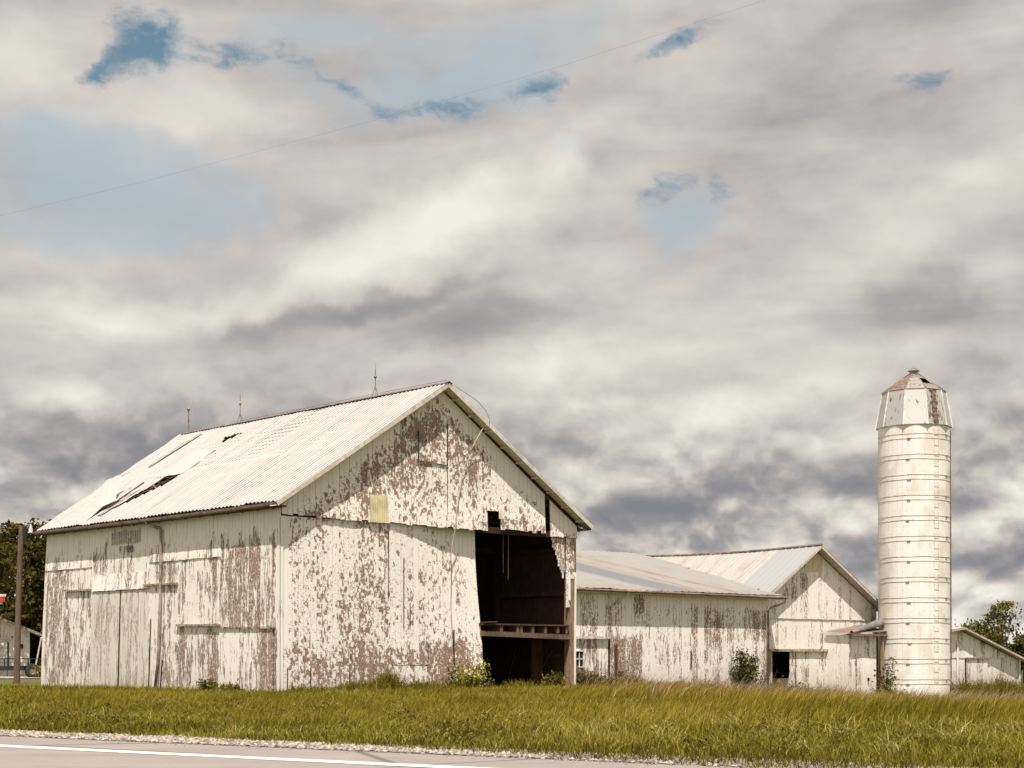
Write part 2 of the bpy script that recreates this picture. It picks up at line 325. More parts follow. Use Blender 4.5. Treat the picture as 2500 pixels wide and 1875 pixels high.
class MB:
    def __init__(s, org=(0, 0, 0)): s.v = []; s.f = []; s.wc = []; s.pl = []; s.o = org
    def vert(s, p, wc=None, peel=0.):
        s.v.append((p[0] - s.o[0], p[1] - s.o[1], p[2] - s.o[2])); s.wc.append(wc if wc else (p[0] + p[1], p[2], 0.)); s.pl.append(peel)
        return len(s.v) - 1
    def face(s, *ix): s.f.append(ix)
    def quad(s, a, b, c, d, **k): s.face(*[s.vert(p, **k) for p in (a, b, c, d)])
    def box(s, p0, p1, peel=0.):
        x0, y0, z0 = [min(a, b) for a, b in zip(p0, p1)]; x1, y1, z1 = [max(a, b) for a, b in zip(p0, p1)]
        i = [s.vert(p, peel=peel) for p in ((x0,y0,z0),(x1,y0,z0),(x1,y1,z0),(x0,y1,z0),(x0,y0,z1),(x1,y0,z1),(x1,y1,z1),(x0,y1,z1))]
        for q in ((0,3,2,1),(4,5,6,7),(0,1,5,4),(1,2,6,5),(2,3,7,6),(3,0,4,7)): s.face(*[i[k] for k in q])
    def beam(s, a, b, w, h, up=(0, 0, 1), peel=0.):
        a = Vector(a); b = Vector(b); d = (b - a).normalized(); up = Vector(up)
        sd_ = d.cross(up)
        if sd_.length < 1e-3: sd_ = Vector((1, 0, 0))
        sd_.normalize(); u2 = sd_.cross(d).normalized()
        i = []
        for p in (a, b):
            for sx, sz in ((-1, -1), (1, -1), (1, 1), (-1, 1)): i.append(s.vert(p + sd_ * (sx * w / 2) + u2 * (sz * h / 2), peel=peel))
        for q in ((0,1,2,3),(7,6,5,4),(0,4,5,1),(1,5,6,2),(2,6,7,3),(3,7,4,0)): s.face(*[i[k] for k in q])
    def tube(s, pts, r, n=8, cap=True):
        pts = [Vector(p) for p in pts]; rs = r if hasattr(r, '__len__') else [r] * len(pts); rings = []
        for k, p in enumerate(pts):
            d = (pts[min(k + 1, len(pts) - 1)] - pts[max(k - 1, 0)]).normalized()
            ref = Vector((0, 0, 1)) if abs(d.z) < .9 else Vector((1, 0, 0))
            a = d.cross(ref).normalized(); b = a.cross(d)
            rings.append([s.vert(p + (a * math.cos(t) + b * math.sin(t)) * rs[k]) for t in [2 * math.pi * j / n for j in range(n)]])
        for A, B in zip(rings, rings[1:]):
            for j in range(n): s.face(A[j], A[(j + 1) % n], B[(j + 1) % n], B[j])
        if cap: s.face(*rings[0][::-1]); s.face(*rings[-1])
    def lathe(s, c, prof, n=32, a0=0., peelf=None, closed=True):
        rings = []
        for r, z in prof:
            rings.append([s.vert((c[0] + r * math.cos(a0 + 2 * math.pi * j / n), c[1] + r * math.sin(a0 + 2 * math.pi * j / n), c[2] + z), peel=peelf(j) if peelf else 0.) for j in range(n)])
        for A, B in zip(rings, rings[1:]):
            for j in range(n): s.face(A[j], A[(j + 1) % n], B[(j + 1) % n], B[j])
    def build(s, name, m, parent=None, smooth=False):
        me = bpy.data.meshes.new(name); me.from_pydata(s.v, [], s.f)
        a = me.attributes.new('wc', 'FLOAT_VECTOR', 'POINT'); a.data.foreach_set('vector', np.array(s.wc, dtype=np.float32).ravel())
        a = me.attributes.new('peel', 'FLOAT', 'POINT'); a.data.foreach_set('value', np.array(s.pl, dtype=np.float32))
        me.materials.append(m)
        if smooth:
            me.polygons.foreach_set('use_smooth', [True] * len(me.polygons))
        me.update(); o = bpy.data.objects.new(name, me); COL.objects.link(o)
        if parent: o.parent = parent
        return o
def tag(o, label=None, cat=None, group=None, kind=None):
    for k, v in (('label', label), ('category', cat), ('group', group), ('kind', kind)):
        if v: o[k] = v
    return o
def thing(name, label, cat, base, group=None, frame=True):
    o = bpy.data.objects.new(name, None); COL.objects.link(o); o.empty_display_size = .5
    if frame:
        X, Y = wpos(base[0], base[1]); o.location = (X, Y, base[2]); o.rotation_euler = (0, 0, TH)
    else: o.location = base
    return tag(o, label, cat, group)

def fbm(x, y, z=0., o=3):
    return mnoise.fractal(Vector((x, y, z)), 1.0, 2.0, o)

def boards(mb, S0, S1, topf, botf, mapf, peelf, holes=(), w=.25, thick=.022, ragged=.03, seg=.35, backing=True, open_gap=.04, jit=.004, prnd=.5):
    s = S0
    while s < S1 - 1e-4:
        e = s + w * random.uniform(.78, 1.2)
        if S1 - e < w * .4: e = S1
        gap = random.uniform(.008, .016)
        a, b = s + gap / 2, e - gap / 2
        ts, te = topf(a), topf(b); zb = botf((a + b) / 2) + random.uniform(-ragged, ragged) * random.choice((1, 1, 1, 1.8))
        ivs = [(zb, None)]
        for (h0, h1, hz0, hz1) in holes:
            ov = min(b, h1) - max(a, h0)
            if ov > .45 * (b - a):
                new = []
                for lo, hi in ivs:
                    H_ = hi if hi is not None else max(ts, te) + .01
                    if hz1 <= lo or hz0 >= H_: new.append((lo, hi)); continue
                    if hz0 > lo + .02: new.append((lo, hz0 + random.uniform(-ragged, ragged) * .5))
                    if hz1 < H_ - .02: new.append((hz1, hi))
                ivs = new
        rn = random.random(); dj = random.uniform(-jit, jit); pk = random.uniform(-prnd, prnd) * .35
        for lo, hi in ivs:
            ta, tb = (ts, te) if hi is None else (hi, hi)
            if max(ta, tb) - lo < .03: continue
            ns = max(1, int((max(ta, tb) - lo) / seg)); rings = []
            for k in range(ns + 1):
                t = k / ns; ring = []
                for (q, tt, dd) in ((a, ta, dj), (b, tb, dj), (b, tb, dj - thick), (a, ta, dj - thick)):
                    z = lo + (max(tt, lo + .01) - lo) * t
                    pe = min(1, max(0, peelf(q, z) * (1 + pk)))
                    ring.append(mb.vert(mapf(q, z, dd), (q, z, rn), pe))
                rings.append(ring)
            for A, B in zip(rings, rings[1:]):
                for j in range(4): mb.face(A[j], A[(j + 1) % 4], B[(j + 1) % 4], B[j])
            mb.face(*rings[0][::-1]); mb.face(*rings[-1])
            if backing and random.random() > open_gap and e < S1 - .01:
                rr = []
                for k in range(ns + 1):
                    t = k / ns; z = lo + .02 + (min(ta, tb) - .03 - lo) * t
                    rr.append([mb.vert(mapf(q, z, -thick - .006), (q, z, rn), .9) for q in (e - .03, e + .03)])
                for A, B in zip(rr, rr[1:]): mb.face(A[0], A[1], B[1], B[0])
        s = e

def smooth(x, a, b):
    t = min(1, max(0, (x - a) / (b - a))); return t * t * (3 - 2 * t)

# ------------------------------------------------------------------ ground
def gz(X, Y):
    q = (X + 8.05) * .553 + (Y - 25.17) * .833
    s = smooth(X + .12 * (Y - 60), .5, 19) * smooth(Y, 24, 52)
    rise = .05 * smooth(q, .3, 2.5)
    return -1.0 * s + rise * (1 - s) - .02 + (.03 * fbm(X * .15, Y * .15) if q > 0 else 0) * smooth(q, 0, 4)
# irregular grid, dense near the camera and reaching the horizon
def ground():
    def axis(lo, hi, fine, far):
        a = list(np.arange(lo, hi, fine)); st = fine; p = lo; q = hi; L = []; Rr = []
        while q < far: st *= 1.25; q += st; Rr.append(q)
        st = fine
        while p > -far: st *= 1.25; p -= st; L.append(p)
        return L[::-1] + a + Rr
    xs = axis(-40, 50, 1.0, 4000); ys = axis(-10, 110, 1.0, 4000)
    mb = MB(); idx = {}
    for i, x in enumerate(xs):
        for j, y in enumerate(ys): idx[i, j] = mb.vert((x, y, gz(x, y)))
    for i in range(len(xs) - 1):
        for j in range(len(ys) - 1): mb.face(idx[i, j], idx[i + 1, j], idx[i + 1, j + 1], idx[i, j + 1])
    return mb
m_, N_, b_ = mat('soil_and_thatch'); o_ = N_.n('ShaderNodeTexCoord').outputs['Object']
g1 = N_.noise(o_, .35, 5, .6); g2 = N_.noise(o_, 7, 5, .7)
g0 = N_.noise(o_, .03, 5, .6); c_ = N_.mix(N_.map(N_.m('ADD', N_.m('MULTIPLY', g1, .5), N_.m('MULTIPLY', g0, .5)), .38, .62), (.085, .095, .02), (.135, .115, .03)); c_ = N_.mix(N_.map(g2, .4, .65), c_, (.05, .05, .016))
N_.link(c_, b_.inputs['Base Color']); b_.inputs['Roughness'].default_value = .95
tag(ground().build('ground', m_), kind='structure')

# road, edge line, shoulder: a frame along the road edge
E0 = Vector((-8.05, 25.17)); RU = Vector((.833, -.553)); RN = Vector((.553, .833))
def rp(s, q, z): p = E0 + RU * s + RN * q; return (p.x, p.y, z)
def strip(q0f, q1f, z, s0=-60, s1=60, n=240, m_=None, name='road', nq=1):
    mb = MB(); rows = []
    for k in range(n + 1):
        s = s0 + (s1 - s0) * k / n
        a, b = q0f(s), q1f(s)
        rows.append([mb.vert(rp(s, a + (b - a) * j / nq, z)) for j in range(nq + 1)])
    for A, B in zip(rows, rows[1:]):
        for j in range(nq): mb.face(A[j], B[j], B[j + 1], A[j + 1])
    return tag(mb.build(name, m_), kind='structure')
m_, N_, b_ = mat('old_asphalt'); o_ = N_.n('ShaderNodeTexCoord').outputs['Object']
g1 = N_.noise(o_, .6, 5, .6); g2 = N_.noise(o_, 45, 4, .75); g3 = N_.noise(o_, 160, 2, .6)
rr_ = N_.mapping(o_, rot=(0, 0, R(33.6)), scale=(.12, 2.2, 1)); g4 = N_.noise(rr_, 1, 4, .6)
c_ = N_.mix(N_.map(g1, .35, .65), (.195, .170, .155), (.24, .21, .192)); c_ = N_.mix(N_.map(g4, .4, .65, 0, .5), c_, (.165, .143, .13))
c_ = N_.mix(N_.map(N_.m('ADD', N_.m('MULTIPLY', g2, .6), N_.m('MULTIPLY', g3, .4)), .4, .66, 0, .6), c_, (.29, .26, .235))
ck = N_.n('ShaderNodeTexVoronoi', feature='DISTANCE_TO_EDGE'); N_.link(N_.v('ADD', o_, N_.v('MULTIPLY', N_.n('ShaderNodeTexNoise', i_Scale=1.5, i_Detail=6.).outputs['Color'], (1.6, 1.6, 0))), ck.inputs['Vector']); ck.inputs['Scale'].default_value = .16
c_ = N_.mix(N_.map(ck.outputs[0], .010, .002, 0, .8), c_, (.09, .075, .065))
N_.link(c_, b_.inputs['Base Color']); bump(N_, b_, g2, .3, .01)
strip(lambda s: -9.5, lambda s: .0 + .07 * fbm(s * .8, 3) + .03 * fbm(s * 4, 9), .035, m_=m_, name='road', n=600, nq=2)
m_, N_, b_ = mat('road_paint'); o_ = N_.n('ShaderNodeTexCoord').outputs['Object']
c_ = N_.mix(N_.map(N_.noise(o_, 22, 5, .7), .52, .68, 0, .8), (.58, .54, .47), (.34, .30, .26))
N_.link(c_, b_.inputs['Base Color'])
strip(lambda s: -1.96 + .012 * fbm(s * 3, 1), lambda s: -1.60 + .012 * fbm(s * 3, 7), .040, m_=m_, name='road_edge_line', n=500)
def grass_edge(s):      # where the turf starts beyond the asphalt edge
    return 1.0 + .34 * fbm(s * .35, 4.2) + .22 * fbm(s * 1.7, 8.1) - .35 * smooth(s, 3, 8) - .25 * smooth(s, 8, 9.9) - .55 * smooth(s, 9.6, 10.4) + (.1 + .2 * fbm(s, 77)) * smooth(s, 10.5, 12)
m_, N_, b_ = mat('gravel_bed'); o_ = N_.n('ShaderNodeTexCoord').outputs['Object']
vv = N_.n('ShaderNodeTexVoronoi'); N_.link(o_, vv.inputs['Vector']); vv.inputs['Scale'].default_value = 22
c_ = N_.mix(N_.sep(vv.outputs['Color'])[0], (.10, .08, .06), (.30, .25, .205)); N_.link(c_, b_.inputs['Base Color']); bump(N_, b_, vv.outputs['Distance'], .8, .03)
strip(lambda s: -.12, lambda s: 1.7, .028, m_=m_, name='gravel_shoulder', n=200)
# loose stones of the shoulder
def stones():
    mb_v = []; mb_f = []; tone = []
    n = 15000; S = rng.uniform(-7, 15, n); Q = rng.uniform(-.12, 1.35, n)
    Q = np.where(rng.random(n) < .05, Q - .35, Q)
    base_v = np.array([(1,0,0),(-1,0,0),(0,1,0),(0,-1,0),(0,0,1),(0,0,-.6)], float)
    base_f = [(0,2,4),(2,1,4),(1,3,4),(3,0,4),(2,0,5),(1,2,5),(3,1,5),(0,3,5)]
    for k in range(n):
        if Q[k] > grass_edge(S[k]) + .12 or (Q[k] < .12 and rng.random() < .6): continue
        r = rng.uniform(.012, .045) if Q[k] > 0 else rng.uniform(.006, .018)
        V = base_v * rng.uniform(.6, 1.2, (6, 3)) * r * np.array((1.2, 1, .7)); a = rng.uniform(0, 6.28)
        ca, sa = math.cos(a), math.sin(a); V = np.stack((V[:,0]*ca - V[:,1]*sa, V[:,0]*sa + V[:,1]*ca, V[:,2]), 1)
        p = rp(S[k], Q[k], .04 + r * .25); o = len(mb_v) ; mb_v.extend((V + np.array(p)).tolist())
        mb_f.extend([tuple(o + i for i in f) for f in base_f]); tone.extend([rng.random()] * 6)
    me = bpy.data.meshes.new('gravel_stones'); me.from_pydata(mb_v, [], mb_f)
    a = me.attributes.new('peel', 'FLOAT', 'POINT'); a.data.foreach_set('value', np.array(tone, dtype=np.float32))
    o = bpy.data.objects.new('gravel_stones', me); COL.objects.link(o)
    m_, N_, b_ = mat('limestone_gravel'); t = N_.m('MULTIPLY', N_.attr('peel'), .88)
    N_.link(N_.ramp(t, [(0, (.10, .075, .06)), (.35, (.22, .18, .145)), (.75, (.36, .31, .26)), (1, (.52, .46, .39))]), b_.inputs['Base Color'])
    me.materials.append(m_)
    return tag(o, 'pale crushed limestone strewn along the road edge', 'gravel', kind='stuff')
stones()
# driveway beyond the pole, far left
mb = MB()
for x0, x1 in ((-60, -10),):
    n = 50; A = []
    for k in range(n + 1):
        x = x0 + (x1 - x0) * k / n
        A.append((mb.vert((x, 84 + .4 * fbm(x * .3, 2), gz(x, 84) + .05)), mb.vert((x, 91.5, gz(x, 91.5) + .05))))
    for P_, Q_ in zip(A, A[1:]): mb.face(P_[0], Q_[0], Q_[1], P_[1])
tag(mb.build('driveway', flat('driveway_gravel', (.46, .40, .35), .9, 0, .15, 3)), kind='structure')

# ------------------------------------------------------------------ MAIN BARN
barn = thing('barn', 'largest peeling white barn with a torn metal roof and a gaping dark opening', 'barn', (0, 0, 0))
EZ, RZ, WD, LN = 6.2, 10.62, 13.3, 16.0
RX = 6.65
def rake(s): return EZ + (RZ - EZ) * (1 - abs(s - RX) / RX) - .10
# upper gable boards
LAP = 5.74
def pk_up(s, z):
    d = rake(s) - z                          # clean under the overhang, worst half way down
    side = smooth(s, 7.6, 8.6)
    if s < RX:
        band = smooth(d, .25, .95) * (1 - smooth(d, 2.0, 2.9)) * .72
        if s > 4.6: band = max(band, .85 * smooth(d, .25, .5) * (1 - smooth(d, 2.2, 2.9)))
        p = max(band, .30 * smooth(d, .6, 1.4))
    else:
        near = 1 - smooth(s, 8.0, 9.2)
        p = max(.62 * near * smooth(d, .3, .8) * (1 - smooth(d, 2.4, 3.0)), (.30 + .22 * smooth(s, 8.5, 10.5) * (1 - smooth(d, 2.2, 3))) * smooth(d, .9, 1.9), .12 * smooth(d, .3, .8))
    return p * (.75 + .6 * fbm(s * .8, z * .8, 3.)) + .05 * smooth(d, .2, .6)
mb = MB()
up_holes = [(8.83, 9.45, 5.0, 6.45), (11.57, 11.93, 5.0, 9.0), (11.2, 11.42, 5.0, 5.86)]
boards(mb, 0.02, 13.28, rake, lambda s: 5.80 - .008 * s + (.09 if 9.5 < s < 11.9 else 0), lambda s, z, d: (s, -d - .035 - .05 * smooth(z, 7, 5.7), z), pk_up, up_holes, w=.235)
mb.build('gable_wall', M_block, barn)
# lower gable boards, leaning inwards at their top towards the opening
def pk_lo(s, z):
    if s > 8.6: return .6
    p = .22 + .16 * fbm(s * .6, z * .5, 1.)
    if 2.5 < s < 4.3: p += .17
    if s > 4.4: p -= .04 * smooth(z, 1.6, 2.4)
    if s > 5.5: p -= .05 * smooth(z, 1.6, 2.4)
    p += (.34 if s < 5 or z < 2 else .1) * (1 - smooth(z, 1.45 + .3 * fbm(s, 3), 1.75 + .3 * fbm(s, 3)))
    if s > 6.2: p += .12 * (1 - smooth(z, 1.6, 2.1))
    if 4.5 < s < 6.1 and z < 1.0: p -= .3
    if s < .3: p -= .35
    return p
def lo_in(s, z): return -.30 * smooth(s, 4.2, 8.5) * (max(0, z) / 5.7)
def map_lo(s, z, d):
    k = smooth(s, 7.2, 8.6)
    return (s + k * (.16 * (1 - z / 5.7) + .05 * math.sin(z * 1.1)), -d - lo_in(s, z), z)
mb = MB()
boards(mb, 0.02, 8.52, lambda s: LAP + .02, lambda s: .10 - .1 * (s < .6), map_lo, pk_lo, [(4.28, 4.5, -1, .32)], w=.24)
mb.build('lower_gable_wall', M_block, barn); mb = MB()
boards(mb, 12.78, 13.26, lambda s: 5.75, lambda s: 3.3 if s < 13 else 4.1, lambda s, z, d: (s, -d, z), lambda s, z: .5, (), w=.24, ragged=.25)
mb.build('corner_siding', M_block, barn)
# splintered remnant boards at the top right of the opening
mb = MB()
poly = [(12.0, 5.68), (12.07, 5.52), (12.14, 5.3), (12.24, 5.12), (12.31, 5.04), (12.36, 4.86), (12.45, 4.7), (12.52, 4.47), (12.58, 4.42), (12.66, 4.22), (12.74, 4.3)]
for (a, za), (b, zb) in zip(poly, poly[1:]):
    boards(mb, a, b, lambda s: 5.7, lambda s, q=zb: q, lambda s, z, d: (s, -d, z), lambda s, z: .62, (), w=.2, ragged=.09, backing=False)
mb.build('splintered_board', M_block, barn)
# hatch outlines: thin proud boards round doors in the gable
mb = MB()
for p0, p1 in (((4.42, -.03, 1.0), (6.14, -.055, 1.06)), ((6.04, -.035, .0), (6.22, -.05, 1.0)), ((4.42, -.03, 0), (4.5, -.05, 1.0))): mb.box(p0, p1, .75)
mb.build('hatch_frame', M_block, barn)
mb = MB()
boards(mb, 4.5, 6.04, lambda s: .97, lambda s: .02, lambda s, z, d: (s, -d - .035, z), lambda s, z: .38, (), w=.26)
mb.build('hatch_door', M_block, barn)
mb = MB()   # hay door high in the gable: recessed black seams
for a, b in (((5.63, 9.0), (5.63, 7.95)), ((6.94, 9.35), (6.94, 7.9)), ((5.63, 7.95), (6.94, 7.9))):
    mb.beam((a[0], -.062, a[1]), (b[0], -.062, b[1]), .02, .035, up=(0, 1, 0))
mb.beam((6.94, -.062, 7.9), (6.94, -.062, 5.85), .01, .02, up=(0, 1, 0))
mb.build('hay_door_seam', M_dark, barn)
mb = MB()   # open cracks between lower boards
for a, z0, z1 in ((1.15, .1, .9), (5.02, 2.2, 4.6), (6.1, 1.0, 1.7), (2.78, 1.2, 1.35), (5.3, 2.3, 3.1), (7.3, 1.0, 2.2), (.25, .1, .9), (2.72, .2, .75), (4.35, 3.2, 5.6)):
    mb = MB(); mb.box((a, -.031 - lo_in(a, z0), z0), (a + .03, -.036 - lo_in(a, z1), z1)); mb.build('wall_crack', M_dark, barn)
# yellow corrugated patches
def corr_patch(s0, s1, z0, z1, y, m_, nm):
    mb = MB(); n = int((s1 - s0) / .012); prev = None
    for k in range(n + 1):
        s = s0 + (s1 - s0) * k / n; dd = .012 * math.sin(2 * math.pi * s / .075)
        c = (mb.vert((s, y + dd, z0)), mb.vert((s, y + dd, z1)))
        if prev: mb.face(prev[0], c[0], c[1], prev[1])
        prev = c
    return mb
corr_patch(3.50, 4.27, 5.74, 6.66, -.115, M_yellow, '').build('yellow_panel', M_yellow, barn)
corr_patch(9.33, 9.52, 6.18, 6.52, -.09, M_yellow2, '').build('yellow_scrap', M_yellow2, barn)

# left side wall
def pk_left(y, z):
    top = 1 - smooth(z, 4.7 + .45 * fbm(y * 1.4, 5) + .9 * (y > 3.5) * 0 - 0, 5.75 + .3 * fbm(y * 2.3, 2))
    if y < 3.6: p = .64 - .16 * smooth(y, 1.8, 3.6) + .18 * fbm(y * 1.3, z * .8, 2)
    elif y < 7.0: p = .47 + .28 * fbm(y * .9, z * .6, 2)
    elif y < 12.1: p = .28
    else: p = .43 + .28 * fbm(y * .7, z * .7, 6) - .08 * (1 - smooth(z, 0, 1.2))
    if z > 4.6 and y > 3.2: p = min(p, .42 + .1 * fbm(y * 2, z))
    if y < .35: p = .22
    if y > 12.1 and z > 4.6: p = .28
    if y < 3.4 and z < 2.15: p = .45 + .25 * smooth(y, 2.0, 1.0)
    if 3.4 < y < 6.2 and z < 2.15: p = .60
    if z > 3.8 and 7.0 < y < 12.1: p = .40
    return p * top + .03 * top
def map_left(y, z, d):
    lean = .035 * (1 - z / EZ)
    bow = -.05 * math.sin(math.pi * min(1, max(0, z / EZ)))
    return (-d + bow * .5, y * (1 + lean) - .0, z)
mb = MB()
boards(mb, 0.0, LN, lambda s: EZ + .05, lambda s: .06 if s > 6.8 else -.06, map_left, pk_left, [(7.95, 12.02, -1, 3.68)], w=.22)
mb.build('side_wall', M_streak, barn)
# boards above the lap lines stand a little proud
mb = MB()
boards(mb, 3.4, 8.05, lambda s: 5.2, lambda s: 4.60, lambda y, z, d: (map_left(y, z, 0)[0] - d - .028 * smooth(z, 5.2, 4.6), map_left(y, z, 0)[1], z), lambda y, z: pk_left(y, z) * .9, (), w=.22, ragged=.008, backing=False)
mb.build('lapped_siding', M_streak, barn); mb = MB()
boards(mb, 12.2, 15.95, lambda s: 5.2, lambda s: 4.60, lambda y, z, d: (map_left(y, z, 0)[0] - d - .028 * smooth(z, 5.2, 4.6), map_left(y, z, 0)[1], z), lambda y, z: pk_left(y, z), (), w=.22, ragged=.008, backing=False)
mb.build('lapped_siding', M_streak, barn); mb = MB()
boards(mb, 8.0, 12.1, lambda s: 4.3, lambda s: 3.69, lambda y, z, d: (map_left(y, z, 0)[0] - d - .05 * smooth(z, 4.3, 3.7), map_left(y, z, 0)[1], z), lambda y, z: pk_left(y, z), (), w=.22, ragged=.01, backing=False)
mb.build('lapped_siding', M_streak, barn)
# sliding double doors
for a, b, nm in ((10.05, 12.12, 'sliding_door'), (7.98, 10.0, 'sliding_door')):
    mb = MB()
    boards(mb, a, b, lambda s: 3.66, lambda s: .05, lambda y, z, d: (map_left(y, z, 0)[0] - d - .01, map_left(y, z, 0)[1] + .03 * (1 - z / 3.7), z), lambda y, z: .42 + .22 * smooth(z, 2.7, 3.3) * fbm(y * 2, z) + .1 * smooth(z, .9, 0), (), w=.13, open_gap=0)
    mb.build(nm, M_door, barn)
mb = MB()
boards(mb, .3, 3.4, lambda s: 2.17, lambda s: -.1, lambda y, z, d: (map_left(y, z, 0)[0] - d - .03 - .05 * (1 - z / 2.2), map_left(y, z, 0)[1], z), lambda y, z: .40 + .35 * smooth(y, 1.8, .8) - .1 * smooth(z, 1.2, 2), (), w=.24, open_gap=0)
mb.build('sliding_door', M_streak, barn)
for (y0, y1, z, h) in ((12.15, 14.2, 3.76, .06), (6.05, 8.3, 3.79, .06), (3.38, 6.1, 2.32, .07), (.2, 3.38, 2.22, .02)):
    mb = MB(); yy = y0; pts = []
    mb.beam((-.075, y0 * 1.015, z - .01), (-.075, y1 * 1.015, z + .02), .07, h)
    for k in range(5):
        q = y0 + (y1 - y0) * (k + .5) / 5
        mb.box((-.12, q * 1.015 - .03, z - h * .6), (-.02, q * 1.015 + .03, z + h * .62))
    mb.build('door_track', M_rail_d, barn)
# dark seams between doors
for a_, b_ in (((-.055, 10.32, .02), (-.05, 10.12, 3.66)), ((-.04, 8.15, .0), (-.04, 7.98, 2.6)), ((-.04, 7.35, .0), (-.04, 7.2, 1.15))):
    mb = MB(); mb.beam(a_, b_, .012, .05, up=(1, 0, 0)); mb.build('door_seam', M_dark, barn)
mb = MB(); mb.box((-.036, -.05, -.08), (.0, .10, 6.0), .42); mb.box((-.036, -.05, -.08), (.09, -.03, 5.7), .42)
mb.build('corner_board', M_streak, barn)
# faded sign
mb = MB()
for k in range(13):
    y0 = 8.75 + k * .165; h = random.uniform(-.04, .04)
    mb.box((-.040, y0, 5.36 + h * .4), (-.0425, y0 + random.uniform(.06, .15), 5.84 + h))
mb.build('ghost_sign', M_ghost, barn)
tc = bpy.data.curves.new('sign_lettering', 'FONT'); tc.body = 'F 1988'; tc.size = .36; tc.extrude = .002; tc.space_character = 1.02
to = bpy.data.objects.new('tmp', tc); COL.objects.link(to)
dg = bpy.context.evaluated_depsgraph_get(); me = bpy.data.meshes.new_from_object(to.evaluated_get(dg)); bpy.data.objects.remove(to)
lt = bpy.data.objects.new('sign_lettering', me); COL.objects.link(lt); me.materials.clear(); me.materials.append(M_letters)
lt.parent = barn; lt.location = (-.047, 10.22, 5.03); lt.rotation_euler = (R(90), 0, R(-90))
# back and far side walls (seen from inside), sill, corner posts
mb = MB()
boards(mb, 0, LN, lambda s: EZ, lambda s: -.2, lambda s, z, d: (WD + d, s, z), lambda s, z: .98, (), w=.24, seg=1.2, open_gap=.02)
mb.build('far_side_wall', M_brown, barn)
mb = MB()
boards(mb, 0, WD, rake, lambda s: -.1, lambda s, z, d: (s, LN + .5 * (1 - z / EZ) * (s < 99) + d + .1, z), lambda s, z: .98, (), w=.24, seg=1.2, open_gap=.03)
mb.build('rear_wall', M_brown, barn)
mb = MB(); mb.beam((13.12, .16, -.15), (13.08, .14, 5.74), .28, .26, up=(0, 1, 0)); mb.build('corner_post', M_post, barn)
mb = MB(); mb.beam((13.24, -.0, -.1), (13.27, -.0, 4.4), .06, .05, up=(0, 1, 0)); mb.beam((12.93, -.03, 3.35), (12.92, -.03, 4.4), .09, .03, up=(0, 1, 0), peel=.3); mb.build('corner_trim', M_fine, barn)
mb = MB(); mb.box((8.7, -.05, .0), (12.1, .25, .12)); mb.box((12.3, -.12, -.1), (13.3, .2, .06)); mb.build('door_sill', M_sill, barn)
mb = MB(); mb.box((8.55, .02, 5.66), (13.2, .22, 5.88)); mb.build('header_beam', M_dark, barn)
# floor deck and joists across the opening
mb = MB(); mb.box((8.55, .05, 2.36), (13.1, 4.0, 2.44)); mb.box((8.6, -.06, 2.385), (12.9, .05, 2.43)); mb.beam((8.6, -.02, 2.47), (9.2, -.02, 2.5), .3, .03); mb.build('loft_floor', M_brown, barn)
mb = MB(); mb.beam((8.6, .05, 2.08), (12.95, .05, 1.98), .22, .18); mb.build('loft_beam', M_beam, barn)
for sx in (9.45, 10.25, 10.42, 11.0, 11.65, 12.28, 12.75):
    mb = MB(); mb.box((sx, -.02, 2.12), (sx + .13, 3.9, 2.36)); mb.build('joist', M_beam, barn)
# interior timbers
for (x, y) in ((8.4, 4.2), (4.4, 4.2), (8.4, 9.5), (4.4, 9.5), (10.6, 4.2), (13.05, 4.2)):
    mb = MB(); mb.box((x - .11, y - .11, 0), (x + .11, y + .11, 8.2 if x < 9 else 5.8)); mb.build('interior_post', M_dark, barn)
mb = MB()
for z in (1.2, 3.55, 5.2): mb.box((13.1, .2, z), (13.27, 15.8, z + .16))
mb.box((4.3, 4.1, 5.3), (13.1, 4.3, 5.5)); mb.box((4.3, 9.4, 5.3), (13.1, 9.6, 5.5)); mb.box((12.55, 1.6, .1), (13.1, 1.7, 1.9))
mb.build('wall_girt', M_brown, barn)
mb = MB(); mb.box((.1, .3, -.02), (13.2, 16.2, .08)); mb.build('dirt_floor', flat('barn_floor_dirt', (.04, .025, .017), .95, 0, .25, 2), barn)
for a_, b_ in (((12.15, 1.2, .1), (12.75, .7, 1.5)), ((11.9, 2.4, .1), (12.4, 2.2, 2.0)), ((9.6, 4.9, .1), (9.7, 5.0, 3))):
    mb = MB(); mb.beam(a_, b_, .18, .03); mb.build('leaning_board', M_dark, barn)
mb = MB(); mb.tube([(10.15, .6, 5.7), (10.16, .6, 4.3)], .008, 4); mb.tube([(10.42, .6, 5.7), (10.40, .6, 4.05)], .010, 4); mb.build('hanging_rope', M_rope, barn)

